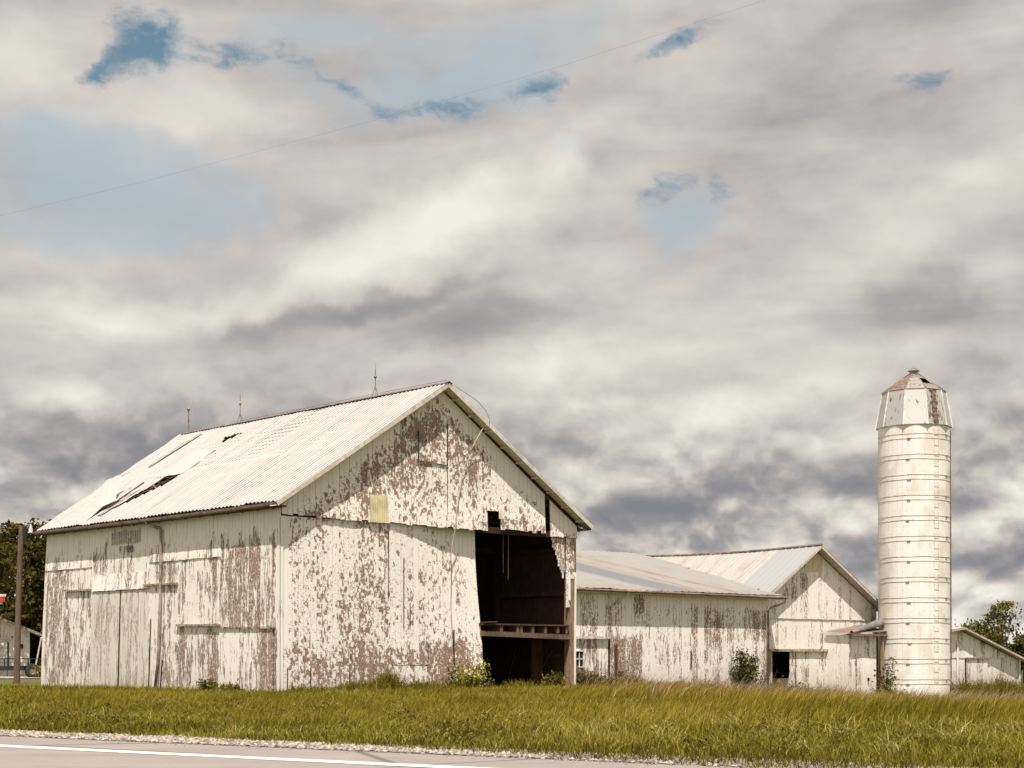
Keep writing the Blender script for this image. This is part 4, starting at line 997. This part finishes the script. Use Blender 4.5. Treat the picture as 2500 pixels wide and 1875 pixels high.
for a, b in (((43.9, 2.54), (46.3, 2.80)), ((46.3, 2.80), (53.1, .97))):
    mb.quad((a[0], 3.8, a[1]), (b[0], 3.8, b[1]), (b[0], 11.5, b[1]), (a[0], 11.5, a[1]))
    mb.beam((a[0], 3.82, a[1] - .07), (b[0], 3.82, b[1] - .07), .04, .10)
    mb.quad((a[0], 3.82, a[1] - .1), (b[0], 3.82, b[1] - .1), (b[0], 4.2, b[1] - .1), (a[0], 4.2, a[1] - .1))
mb.build('roof', wood_mat('shed_roof_edge', (.36, .29, .23), (.56, .48, .40), (2, 2, 2)), shed)
mb = MB(O); mb.box((44.2, 11.2, -1.1), (52.4, 11.3, .9)); mb.box((44.15, 4.2, -1.1), (44.2, 11.2, 2.4)); mb.build('rear_wall', M_brown, shed)
mb = MB(O); mb.tube([(53.2, 3.75, .95), (53.1, 3.8, .72), (52.75, 3.95, .60), (52.55, 4.05, .45), (52.52, 4.05, -.9)], .05, 7); mb.build('downspout', M_wspout, shed, True)

# ------------------------------------------------------------------ FAR LEFT: garage, trailer, pole, flag
gar = thing('garage', 'small white gabled garage in tree shade behind the trailer, at the left edge', 'garage', (-31.0, 96, -.0), frame=False); gar.rotation_euler = (0, 0, R(18))
# local: x along front (right edge x=2.2 -> X=-29.0)
GE = lambda x: 2.75 + (2.0 - abs(x + 0) * 0) * 0
mb = MB()
gx0, gx1, gr = -6.6, 2.0, -2.3
def rake4(s): return 4.55 - .42 * abs(s - gr)
boards(mb, gx0, gx1, rake4, lambda s: 2.35, lambda s, z, d: (s, -.03 - d, z), lambda s, z: .22, (), w=.3, ragged=0)
boards(mb, gx0, gx1, lambda s: 2.38, lambda s: 0, lambda s, z, d: (s, -d, z), lambda s, z: .1, [(-5.4, .7, -1, 2.15)], w=.3)
mb.box((gx0, .1, 0), (gx0 + .1, 8, 2.6)); mb.box((gx1 - .1, .05, 0), (gx1, 8, 2.6)); mb.box((gx0, 7.9, 0), (gx1, 8, 2.6))
mb.build('wall', M_fine, gar)
mb = MB()
for k in range(5): mb.box((-5.4, -.02 + .0, k * .43), (.7, .03, k * .43 + .415))
mb.build('garage_door', M_white, gar)
mb = MB(); mb.box((-5.6, -.07, 2.15), (.9, -.03, 2.27)); mb.build('door_trim', M_trim, gar)
for sg in (-1, 1):
    mb = MB(); xe = gr + sg * 5.15
    ze = 4.62 - .42 * 5.15
    mb.quad((gr, -.6, 4.64), (xe, -.6, ze + .02), (xe, 8.3, ze + .02), (gr, 8.3, 4.64)); mb.quad((gr, -.6, 4.56), (xe, -.6, ze - .06), (xe, 8.3, ze - .06), (gr, 8.3, 4.56))
    mb.beam((gr, -.6, 4.59), (xe, -.6, ze - .02), .05, .15); mb.build('roof', MATS.get('garage_shingle') or flat('garage_shingle', (.27, .22, .18), .9), gar)
mb = MB(); mb.box((.95, -.25, 2.35), (1.0, -.03, 2.45)); mb.lathe((1.5, -.16, 1.85), [(.001, .14), (.1, .1), (.13, -.05), (.08, -.14), (.001, -.15)], 10); mb.build('wall_lantern', M_black, gar)

tr = thing('trailer', 'black flatbed utility trailer with a slatted rail, parked on the gravel drive', 'trailer', (-27.5, 88.5, .03), frame=False); tr.rotation_euler = (0, 0, R(17.5))
mb = MB(); mb.box((-5, -.9, .52), (1.2, .9, .68)); mb.beam((1.2, 0, .6), (4.5, 0, .55), .12, .12); mb.box((-5, -.95, .45), (3.4, -.88, .62)); mb.build('deck', M_black, tr)
mb = MB()
mb.box((-5, -.92, 1.05), (3.4, -.88, 1.10)); mb.box((-5, -.92, .84), (3.4, -.88, .86))
for k in range(14): x = -4.9 + k * .62; mb.box((x, -.92, .6), (x + .06, -.88, 1.08))
mb.box((-.35, -.92, .6), (-.27, -.86, 2.0)); mb.box((3.1, -.92, .1), (3.35, -.88, 1.1))
mb.build('side_rail', M_black, tr)
for yy in (-1.08, 1.08):
    mb = MB(); c = (.95, yy, .40)
    for r0, y0, y1 in ((.40, -.1, .1),):
        pass
    n = 24; rings = []
    for (r, dy_) in ((.20, -.10), (.36, -.11), (.41, -.07), (.41, .07), (.36, .11), (.20, .10)):
        rings.append([mb.vert((c[0] + r * math.cos(2 * math.pi * j / n), c[1] + dy_, c[2] + r * math.sin(2 * math.pi * j / n))) for j in range(n)])
    for A, B in zip(rings, rings[1:]):
        for j in range(n): mb.face(A[j], A[(j + 1) % n], B[(j + 1) % n], B[j])
    wh = mb.build('wheel', M_rubber, tr, True)
    mb = MB(); mb.tube([(c[0], yy - .06, c[2]), (c[0], yy + .06, c[2])], .2, 16); mb.build('rim', M_gutter, None).parent = wh
mb = MB()
for j in range(8):
    a0, a1 = math.pi * j / 8, math.pi * (j + 1) / 8
    mb.quad(*[(.95 + r * math.cos(a), y, .42 + r * math.sin(a)) for a, y, r in ((a0, -1.2, .5), (a0, -.92, .5), (a1, -.92, .5), (a1, -1.2, .5))])
mb.build('fender', M_black, tr)
# white car-like low object under the trailer: pale box crates behind it
pl = thing('planter', 'low dark tub of leafy yellow green plants between trailer and barn corner', 'planter', (-25.2, 87, .02), frame=False)
mb = MB(); mb.lathe((0, 0, 0), [(.42, 0), (.55, .38), (.5, .38), (.4, .1)], 16); mb.build('tub', M_dark, pl)

pole = thing('utility_pole', 'brown wooden utility pole with an insulator bracket near its top, left of the big barn', 'utility pole', (-22.2, 72, gz(-22.2, 72) - .1), frame=False)
mb = MB(); mb.tube([(-.10, 0, 0), (-.06, 0, .4), (.0, 0, 3.5), (.14, 0, 7.22)], [.165, .14, .13, .115], 14); mb.build('pole_shaft', M_pole, pole)
mb = MB(); mb.beam((.3, 0, 6.98), (.62, 0, 7.02), .05, .05); mb.beam((.3, 0, 6.6), (.45, 0, 6.62), .04, .04); mb.box((.22, -.06, 6.5), (.34, .06, 7.1)); mb.build('bracket', M_black, pole)
mb = MB(); mb.lathe((.56, 0, 6.85), [(.05, 0), (.15, .02), (.14, .06), (.09, .10), (.10, .22), (.06, .27), (.04, .39), (.02, .42), (.001, .43)], 12); mb.build('lamp_head', flat('lamp_glass', (.42, .40, .37), .4), pole, True)
mb = MB(); mb.tube([(-4, -1, 4.55), (-2, -.5, 4.85), (-.9, -.2, 5.1)], .012, 4); mb.build('guy_wire', M_wire, pole)

flag = thing('flag', 'red and white flag hanging at the left edge in front of the dark trees', 'flag', (-26.6, 82, 0), frame=False)
mb = MB()
mb.tube([(-.5, 0, 0), (-.45, 0, 5.4)], .035, 8); mb.build('flagpole', M_white, flag)
def flagpiece(z0, z1, x1, m_, y0):
    mb = MB(); rows = []
    for i in range(11):
        t = i / 10; rows.append([mb.vert((-.45 + (x1 + .45) * t, y0 + .10 * math.sin(t * 7), z - .10 * t - .06 * math.sin(t * 3))) for z in (z0, (z0 + z1) / 2, z1)])
    for A, B in zip(rows, rows[1:]):
        for j in range(2): mb.face(A[j], A[j + 1], B[j + 1], B[j])
    return mb.build('flag_stripe', m_, flag)
flagpiece(4.15, 4.42, .62, M_red, 0); flagpiece(4.42, 4.55, .66, M_white, 0.0); flagpiece(4.02, 4.15, .5, M_white, 0); flagpiece(4.75, 4.95, .25, M_red, 0); flagpiece(4.55, 4.75, .1, M_white, 0)

mb = MB(); fr = thing('swing_frame', 'thin slanted pale wooden frame standing between garage and big barn', 'frame', (-26.6, 92, 0), frame=False)
mb.beam((.5, 0, 2.35), (1.35, 0, 1.0), .09, .09); mb.beam((1.35, 0, 1.0), (1.6, 0, 0), .09, .09); mb.tube([(-.5, 0, 2.3), (.5, 0, 2.35)], .035, 6); mb.beam((-.45, 0, 2.3), (-.9, 0, 0), .07, .07); mb.build('frame_bar', M_sill, fr)

# ------------------------------------------------------------------ vegetation
def leaf_mat(name, cols, trans=.25):
    m = bpy.data.materials.new(name); m.use_nodes = True; m.node_tree.nodes.clear(); N_ = NT(m.node_tree)
    t = N_.attr('peel'); c = N_.ramp(t, [(i / (len(cols) - 1), q) for i, q in enumerate(cols)])
    d = N_.n('ShaderNodeBsdfDiffuse'); N_.link(c, d.inputs[0]); tr_ = N_.n('ShaderNodeBsdfTranslucent'); N_.link(c, tr_.inputs[0])
    mx = N_.n('ShaderNodeMixShader'); mx.inputs[0].default_value = trans; N_.link(d.outputs[0], mx.inputs[1]); N_.link(tr_.outputs[0], mx.inputs[2])
    N_.link(mx.outputs[0], N_.n('ShaderNodeOutputMaterial').inputs[0]); MATS[name] = m
    return m
def mesh_np(name, V, F, tone, m_, parent=None):
    me = bpy.data.meshes.new(name); nv = len(V); k = F.shape[1]; nf = len(F)
    me.vertices.add(nv); me.vertices.foreach_set('co', V.astype(np.float32).ravel())
    me.loops.add(nf * k); me.loops.foreach_set('vertex_index', F.astype(np.int32).ravel())
    me.polygons.add(nf); me.polygons.foreach_set('loop_start', np.arange(0, nf * k, k, dtype=np.int32))
    me.update(calc_edges=True)
    a = me.attributes.new('peel', 'FLOAT', 'POINT'); a.data.foreach_set('value', tone.astype(np.float32))
    me.materials.append(m_); o = bpy.data.objects.new(name, me); COL.objects.link(o)
    if parent: o.parent = parent
    return o
def leaves(C, size, tone, aspect=.55):
    """one bent leaf (rhombus quad) per centre"""
    n = len(C); a = rng.normal(size=(n, 3)); a /= np.linalg.norm(a, axis=1)[:, None]
    b = np.cross(a, rng.normal(size=(n, 3))); b /= np.linalg.norm(b, axis=1)[:, None]
    s = size[:, None]
    V = np.stack((C - a * s, C + b * s * aspect, C + a * s, C - b * s * aspect), 1).reshape(-1, 3)
    F = np.arange(4 * n).reshape(n, 4); return V, F, np.repeat(tone, 4)
M_bark = wood_mat('tree_bark', (.07, .05, .035), (.14, .10, .075), (5, 5, 1))
M_dleaf = leaf_mat('dark_foliage', [(.018, .015, .005), (.040, .033, .009), (.085, .068, .016), (.13, .10, .025)])
M_gleaf = leaf_mat('olive_foliage', [(.045, .045, .012), (.085, .08, .02), (.14, .125, .03), (.20, .17, .05)])
def tree(name, label, base, H, rad, nclump, m_, leaf=.16, per=60, low=.15, group=None, spread=.5, openness=0., cat='tree'):
    t = thing(name, label, cat, base, group, frame=False)
    mb = MB(); mb.tube([(0, 0, -.1), (.05, 0, H * .25), (-.05, .05, H * .55), (0, 0, H * .9)], [H * .03, H * .022, H * .014, H * .004], 8); tips = []
    cen = []
    for k in range(nclump):
        z = low + (1 - low) * rng.random() ** .8
        r = rad * math.sqrt(max(.02, 1 - ((z - (low + .45 * (1 - low))) / (.62 * (1 - low))) ** 2)) * (rng.random() ** .45)
        a = rng.uniform(0, 2 * math.pi); cen.append((r * math.cos(a), r * math.sin(a), z * H * .97))
    for c in cen[::max(1, len(cen) // 14)]:
        mb.tube([(0, 0, max(H * .12, c[2] * .55)), (c[0] * .5, c[1] * .5, c[2] * .8), c], [H * .010, H * .006, H * .002], 5)
    mb.build('trunk', M_bark, t)
    C = []; T = []; S = []
    for c in cen:
        n = int(per * rng.uniform(.6, 1.4)); R_ = spread * rng.uniform(.6, 1.3)
        d = rng.normal(size=(n, 3)) * np.array((R_, R_, R_ * .62)) * .6; C.append(np.array(c) + d)
        bt = rng.uniform(.15, .85); T.append(np.clip(bt + rng.normal(size=n) * .18, 0, 1)); S.append(rng.uniform(.6, 1.2, n) * leaf)
    C = np.concatenate(C); C[:, 2] = np.maximum(C[:, 2], .15); V, F, tn = leaves(C, np.concatenate(S), np.concatenate(T)); mesh_np('crown', V, F, tn, m_, t)
    return t
tg = 'dark trees behind the garage'
for k, (X, Y, Hh, rd, lb) in enumerate(((-37.5, 106, 9.2, 3.8, 'dense dark tree above the garage, cut by the left edge of the photo'), (-33.2, 110, 10.3, 3.6, 'tallest dense dark tree above the garage roof, behind the utility pole'),
        (-29.0, 104, 9.3, 3.2, 'dense dark tree filling the gap between utility pole and big barn'), (-26.0, 112, 9.9, 3.6, 'dark tree crown half hidden behind the left eave of the big barn'), (-22.5, 108, 8.0, 3.4, 'dark tree almost wholly hidden behind the far corner of the big barn'), (-30.5, 99.5+8, 5.5, 3.6, 'low dark tree directly behind the right end of the garage'))):
    tree('tree', lb, (X, Y, 0), Hh, rd, 150, M_dleaf, .19, 75, .04, tg, .75)
tree('tree', 'broad dark tree whose crown overhangs the garage from the left', (-34.3, 93.6, 0), 9.2, 5.4, 120, M_dleaf, .19, 75, .56, tg, .8)
tree('tree', 'airy olive tree with a wispy top rising behind the right shed', (34.2, 112, -.6), 5.75, 1.0, 34, M_gleaf, .13, 34, .45, 'trees beyond the right shed', .45)
tree('tree', 'rounded olive tree low behind the right shed roof', (33.2, 114, -.6), 4.2, 1.6, 48, M_gleaf, .14, 44, .1, 'trees beyond the right shed', .5)
tree('tree', 'dark bushy tree at the right edge beyond the shed', (36.9, 113, -.8), 3.5, 1.9, 90, M_dleaf, .15, 70, .03, 'trees beyond the right shed', .5)
tree('tree', 'dark bushy tree just behind the olive tree at the right', (35.0, 118, -.8), 3.3, 2.0, 90, M_dleaf, .15, 70, .03, 'trees beyond the right shed', .5)

M_bush = leaf_mat('bush_leaves', [(.045, .04, .012), (.10, .088, .02), (.17, .145, .034), (.30, .25, .06)], .35)
M_ybush = leaf_mat('yellow_green_leaves', [(.05, .05, .012), (.12, .12, .02), (.30, .28, .04), (.55, .48, .07)], .35)
M_brush = leaf_mat('brown_brush', [(.05, .035, .018), (.10, .075, .03), (.16, .13, .05), (.22, .17, .08)], .2)
M_brushg = leaf_mat('olive_brush', [(.04, .035, .012), (.08, .07, .02), (.12, .105, .028), (.18, .15, .045)], .25)
def bush(name, label, X, Y, w, h, n, m_, leaf=.05, stems=8, lean=0., cat='bush', tip=.0, group=None, shape=1.):
    z0 = gz(X, Y); n = int(n * 1.7); leaf *= 1.2; t = thing(name, label, cat, (X, Y, z0), group, frame=False); mb = MB(); C = []; T = []
    for k in range(stems):
        a = rng.uniform(0, 6.28); r = w * .5 * rng.random() ** .6; hh = h * rng.uniform(.45, 1.0) * (1 - shape * .35 * (r / (w * .5 + 1e-3)) ** 2)
        p0 = np.array((r * .3 * math.cos(a), r * .3 * math.sin(a), 0)); p1 = np.array((r * math.cos(a) + lean * hh, r * .6 * math.sin(a), hh)); pm = (p0 + p1) / 2 + np.array((rng.normal() * .05 * w, 0, hh * .08))
        mb.tube([p0, pm, p1], [.014, .010, .004], 4)
        m = n // stems; tt = rng.uniform(.12 if tip == 0 else tip, 1.02, m)[:, None]
        q = (1 - tt) ** 2 * p0 + 2 * tt * (1 - tt) * pm + tt ** 2 * p1; C.append(q + rng.normal(size=(m, 3)) * np.array((.11, .08, .09)) * min(1.5, w)); T.append(np.clip(rng.uniform(.2, .8) + rng.normal(size=m) * .2, 0, 1))
    mb.build('stem', M_bark, t); C = np.concatenate(C); C[:, 2] = np.maximum(C[:, 2], .03)
    V, F, tn = leaves(C, rng.uniform(.6, 1.3, len(C)) * leaf, np.concatenate(T)); mesh_np('foliage', V, F, tn, m_, t)
def at(px, y_loc, dxx=0):   # world XY on a wall-parallel line y_loc (barn frame), seen at photo column px
    rx = (px - 1106) / 3459
    # point = N + a u + y_loc v ; X = rx*Y
    a = (rx * (NY + y_loc * UX) - (NX - y_loc * UY)) / (UX - rx * UY)
    return wpos(a, y_loc)
def at_left(px, x_loc):     # same for a line parallel to the left wall
    rx = (px - 1106) / 3459
    b = (rx * (NY + x_loc * UY) - (NX + x_loc * UX)) / (-UY - rx * UX)
    return wpos(x_loc, b)
bush('bush', 'small leafy weed clump by the left wall, the left one of two', *at_left(452, -.5), .75, .5, 260, M_bush, .05, 12)
bush('bush', 'small leafy weed clump by the left wall, the one nearer the barn corner', *at_left(500, -.5), .7, .42, 240, M_bush, .05, 12)
bush('shrub', 'yellow green shrub against the gable beside the dark opening', *at(1005, -.5), 1.5, 1.35, 520, M_ybush, .055, 20, .05)
bush('shrub', 'dark low brush at the foot of the gable just left of the opening', *at(1030, -.6), 1.2, .5, 500, M_brush, .045, 20)
bush('bush', 'bright green bush growing out of the dark opening by the corner post', *at(1196, -.5), .85, .8, 600, M_bush, .045, 20, .05)
bush('shrub', 'dark brush piled against the low barn right of the corner post', *at(1262, 2.2), 1.7, .85, 900, M_brush, .05, 26, -.1)
bush('shrub', 'thin dark brush trailing along the foot of the low barn', *at(1300, 3.4), 1.6, .5, 500, M_brush, .05, 20)
bush('shrub', 'tall tangled vine bush climbing the low barn near its right end', *at(1606, 3.6), 1.1, 2.3, 2200, M_brushg, .05, 46, .04, shape=.1)
bush('shrub', 'bare wiry brush spreading right of the tall vine bush', *at(1638, 3.5), 1.7, 2.1, 260, M_brush, .035, 34, .1)
bush('bush', 'leafy weeds in front of the half open barn doorway', *at(1690, 4.2), 1.6, 1.1, 900, M_bush, .05, 26)
bush('bush', 'reddish weeds in front of the white sliding door', *at(1730, 4.1), 1.8, .9, 520, M_brush, .045, 30)
bush('sapling', 'thin leafy sapling standing before the left edge of the silo', *at(1908, 1.2), 1.1, 2.25, 330, M_brushg, .055, 13, .12, 'sapling', shape=.1)
bush('shrub', 'pale bushy weeds at the foot of the sapling', *at(1915, 1.0), 1.5, 1.1, 520, M_ybush, .045, 26)
bush('bush', 'round green bush at the right foot of the silo', *at(2040, 2.0), 1.7, 1.15, 1300, M_bush, .05, 36)
bush('bush', 'low green weeds in front of the right shed door', *at(2110, 3.2), 1.7, .8, 900, M_bush, .05, 30)
bush('bush', 'wide green weeds hiding the right end of the shed wall', *at(2175, 3.0), 3.0, 1.0, 1500, M_bush, .05, 44)
bush('bush', 'pair of weeds at the garage planter', -25.3, 86.9, 1.2, .85, 300, M_ybush, .06, 16)
gg = 'tall grass clumps along the gable foot'
for k, (p, w, h, lb) in enumerate(((655, 1.0, .42, 'first'), (740, 1.6, .5, 'second'), (790, 1.3, .4, 'third'), (900, 1.4, .3, 'fourth'), (1065, 1.2, .35, 'rightmost'))):
    pass

def sky_pt(x, y, d): return ((x - 1106) / 3459 * d, d, EYE + (1415 - y) / 3459 * d)
wire = thing('overhead_wire', 'thin dark utility wire crossing the upper sky above the barn', 'wire', (0, 34, 10), frame=False)
mb = MB((0, 34, 10)); mb.tube([sky_pt(-400, 560, 36), sky_pt(300, 395, 35), sky_pt(800, 262, 34), sky_pt(1000, 205, 33.6), sky_pt(1220, 140, 33), sky_pt(1700, -15, 32), sky_pt(2500, -290, 30)], .0017, 5)
mb.build('cable', M_wire, wire)
# ---- grass
def road_sq(X, Y):
    dx_, dy_ = X - E0.x, Y - E0.y; return dx_ * RU.x + dy_ * RU.y, dx_ * RN.x + dy_ * RN.y
gzv = np.vectorize(gz); gev = np.vectorize(grass_edge)
def vn(X, Y, s, o=0.): return np.array([mnoise.noise(Vector((x * s, y * s, o))) for x, y in zip(X, Y)])
def barn_xy(X, Y): dx_, dy_ = X - NX, Y - NY; return dx_ * UX + dy_ * UY, -dx_ * UY + dy_ * UX
def scatter(n, y0, y1, power=1.):
    n = int(n * 1.5); Y = y0 + (y1 - y0) * rng.random(n) ** power; X = (rng.random(n) * 2 - 1) * (Y * .335 + 7.5); return X, Y
def blades(X, Y, h, w, bend, az, tone, sink=.0):
    n = len(X); Z = gzv(X, Y) - sink
    dx_, dy_ = np.cos(az), np.sin(az); fa = rng.uniform(-1.0, 1.0, n); wx, wy = np.cos(fa), np.sin(fa)   # blade faces vary
    P0 = np.stack((X, Y, Z), 1); D = np.stack((dx_, dy_, np.zeros(n)), 1); Wd = np.stack((wx, wy, np.zeros(n)), 1)
    def pt(t): return P0 + D * (h * bend * t ** 2)[:, None] + np.array((0, 0, 1.)) * (h * (t - .35 * bend * t ** 2))[:, None]
    a, b, c = pt(0), pt(.55), pt(1.)
    V = np.stack((a - Wd * w[:, None] * .5, a + Wd * w[:, None] * .5, b + Wd * w[:, None] * .42, b - Wd * w[:, None] * .42, c + Wd * w[:, None] * .06, c - Wd * w[:, None] * .06), 1).reshape(-1, 3)
    k = np.arange(n) * 6; F = np.stack((np.stack((k, k + 1, k + 2, k + 3), 1), np.stack((k + 3, k + 2, k + 4, k + 5), 1)), 1).reshape(-1, 4)
    return V, F, np.repeat(np.clip(tone, 0, 1), 6)
def keep_mask(X, Y):
    s, q = road_sq(X, Y); bx, by = barn_xy(X, Y)
    ok = q > gev(s)
    ins = (bx > -.05) & (by > -.02) & (bx < 13.3) | (bx > 13.3) & (by > 4.15) & (bx < 30) | (bx > 30) & (by > 4.7)
    drive = (Y > 83.5) & (Y < 92) & (X < -8)
    return ok & ~ins & ~drive
M_grass = leaf_mat('meadow_grass', [(.062, .050, .009), (.145, .120, .014), (.225, .188, .026), (.34, .295, .075), (.51, .46, .24)], .3)
M_gold = leaf_mat('golden_grass', [(.085, .074, .010), (.17, .138, .015), (.255, .198, .023), (.34, .245, .045), (.50, .35, .15)], .3)
# short turf everywhere
X, Y = scatter(150000, 18, 60, 1.25); k = keep_mask(X, Y); X, Y = X[k], Y[k]; n = len(X); s, q = road_sq(X, Y)
nn1 = vn(X, Y, .5); nn2 = vn(X, Y, 2.2, 5)
h = (.12 + .10 * np.clip((q - .9) / 3, 0, 1)) * rng.uniform(.5, 1.4, n) * (1 + .5 * nn2)
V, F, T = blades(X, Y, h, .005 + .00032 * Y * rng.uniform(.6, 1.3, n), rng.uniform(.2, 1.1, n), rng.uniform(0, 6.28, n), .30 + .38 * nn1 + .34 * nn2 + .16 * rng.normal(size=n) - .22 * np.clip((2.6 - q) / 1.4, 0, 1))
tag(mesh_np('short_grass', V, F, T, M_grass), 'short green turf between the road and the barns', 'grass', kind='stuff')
# broad bright mid-height blades, arching, in tussocks
nt = 4200; TX, TY = scatter(nt, 19, 46, 1.1); k = keep_mask(TX, TY); TX, TY = TX[k], TY[k]; s, q = road_sq(TX, TY); dens = vn(TX, TY, .28, 9)
k = (q > 1.5) & (q < 9.5 + 3 * dens) & ((dens > -.05) | (rng.random(len(TX)) < .25)) & (rng.random(len(TX)) < np.where(TX < -3, .35, .9)); TX, TY, q = TX[k], TY[k], q[k]
per = 17; X = np.repeat(TX, per) + rng.normal(size=len(TX) * per) * .10; Y = np.repeat(TY, per) + rng.normal(size=len(TX) * per) * .10; qq = np.repeat(q, per); n = len(X)
hb = np.repeat(rng.uniform(.6, 1.35, len(TX)), per); tb = np.repeat(rng.normal(size=len(TX)) * .16, per)
side = .75 + .45 * np.clip((X + 4) / 8, 0, 1)
h = (.17 + .13 * np.clip((qq - 1.5) / 3, 0, 1)) * hb * side * rng.uniform(.55, 1.2, n)
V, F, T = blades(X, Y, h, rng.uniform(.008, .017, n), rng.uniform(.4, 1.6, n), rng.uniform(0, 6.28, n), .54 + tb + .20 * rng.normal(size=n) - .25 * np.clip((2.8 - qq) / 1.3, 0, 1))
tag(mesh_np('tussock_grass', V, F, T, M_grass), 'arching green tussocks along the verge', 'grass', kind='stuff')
# tall fine golden grass nearer the barns
X, Y = scatter(170000, 26, 74, 1.0); k = keep_mask(X, Y); X, Y = X[k], Y[k]; s, q = road_sq(X, Y); nn = vn(X, Y, .22, 2); bx, by = barn_xy(X, Y)
k = (q > 3.0 + 2.5 * nn) & (rng.random(len(X)) < np.clip((q - 2) / 6, .12, 1) * (.65 + .6 * nn)); X, Y, q, nn, bx, by = X[k], Y[k], q[k], nn[k], bx[k], by[k]; n = len(X)
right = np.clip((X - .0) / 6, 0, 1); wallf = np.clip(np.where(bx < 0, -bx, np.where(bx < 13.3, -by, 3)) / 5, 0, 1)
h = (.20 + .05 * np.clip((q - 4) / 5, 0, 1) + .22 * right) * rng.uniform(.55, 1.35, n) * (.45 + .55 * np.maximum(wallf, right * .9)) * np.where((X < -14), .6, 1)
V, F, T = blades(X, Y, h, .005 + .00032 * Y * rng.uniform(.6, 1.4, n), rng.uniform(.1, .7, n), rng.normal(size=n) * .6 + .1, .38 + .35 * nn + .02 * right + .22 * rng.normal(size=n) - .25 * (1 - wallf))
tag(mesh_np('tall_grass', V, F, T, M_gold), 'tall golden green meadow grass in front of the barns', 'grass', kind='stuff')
# leafy broad weeds scattered through the verge
TX, TY = scatter(900, 19.5, 48, 1.1); k = keep_mask(TX, TY); TX, TY = TX[k], TY[k]; s, q = road_sq(TX, TY); dn = vn(TX, TY, .35, 21); k = (q > 1.8) & (q < 11) & (dn > .0); TX, TY = TX[k], TY[k]
per = 46; n = len(TX) * per; hh = np.repeat(rng.uniform(.10, .30, len(TX)), per); rr = np.repeat(rng.uniform(.08, .22, len(TX)), per)
C = np.stack((np.repeat(TX, per) + rng.normal(size=n) * rr, np.repeat(TY, per) + rng.normal(size=n) * rr, np.repeat(gzv(TX, TY), per) + hh * rng.uniform(.3, 1.2, n)), 1)
V, F, T = leaves(C, rng.uniform(.018, .042, n), np.clip(np.repeat(rng.uniform(.1, .9, len(TX)), per) + .15 * rng.normal(size=n), 0, 1), .5)
tag(mesh_np('verge_weeds', V, F, T, M_bush), 'broad leaved weeds scattered through the roadside grass', 'weeds', kind='stuff')
# nodding seed heads of the meadow at the right
X, Y = scatter(26000, 40, 80, .9); k = keep_mask(X, Y) & (X > 2.5); X, Y = X[k], Y[k]; n = len(X)
keep = rng.random(n) < np.clip((X - 2.5) / 7, .1, 1) * .75; X, Y = X[keep], Y[keep]; n = len(X)
M_seed = leaf_mat('seed_heads', [(.16, .10, .06), (.26, .17, .10), (.36, .25, .16), (.44, .33, .22)], .3)
V, F, T = blades(X, Y, rng.uniform(.45, .95, n), rng.uniform(.014, .03, n), rng.uniform(.25, .9, n), rng.normal(size=n) * .35, rng.random(n))
tag(mesh_np('seeding_grass', V, F, T, M_seed), 'reddish seeding grass nodding in front of the low barn and silo', 'grass', kind='stuff')
# rank grass along wall feet
Xs = []; Ys = []; Hs = []
for a0, a1, yl, hh, dn in ((.2, 2.2, -.35, .42, 800), (2.2, 4.4, -.4, .62, 1600), (4.4, 8.6, -.4, .42, 1900), (8.6, 12.2, -.5, .3, 900), (13.4, 30, 3.7, .62, 5000), (30, 38, 4.2, .85, 3200), (37.5, 54, 2.4, .95, 6500)):
    u_ = rng.uniform(a0, a1, dn); v_ = yl + rng.normal(size=dn) * .28; v_ = np.minimum(v_, yl + .3)
    cl = .6 + .8 * np.abs(np.array([mnoise.noise(Vector((q * 1.1, yl, 3))) for q in u_])) * 1.6
    Xs.append(NX + u_ * UX - v_ * UY); Ys.append(NY + u_ * UY + v_ * UX); Hs.append(hh * cl * rng.uniform(.5, 1.2, dn))
X, Y, h = map(np.concatenate, (Xs, Ys, Hs)); n = len(X)
V, F, T = blades(X, Y, h, rng.uniform(.014, .03, n), rng.uniform(.1, .7, n), rng.uniform(0, 6.28, n), .30 + .2 * rng.normal(size=n))
tag(mesh_np('rank_grass', V, F, T, M_grass), 'rank uncut grass along the feet of the barn walls', 'grass', kind='stuff')
# lawn left of the barn and beyond the drive
Y = rng.uniform(58, 83.3, 30000); X = -Y * .33 - 8 + rng.random(30000) * 22; k = keep_mask(X, Y) & (X < -12); X, Y = X[k], Y[k]; n = len(X)
V, F, T = blades(X, Y, rng.uniform(.05, .11, n), rng.uniform(.02, .04, n), rng.uniform(.1, .7, n), rng.uniform(0, 6.28, n), .45 + .12 * rng.normal(size=n))
tag(mesh_np('lawn_grass', V, F, T, M_grass), 'short mown lawn round the utility pole', 'grass', kind='stuff')
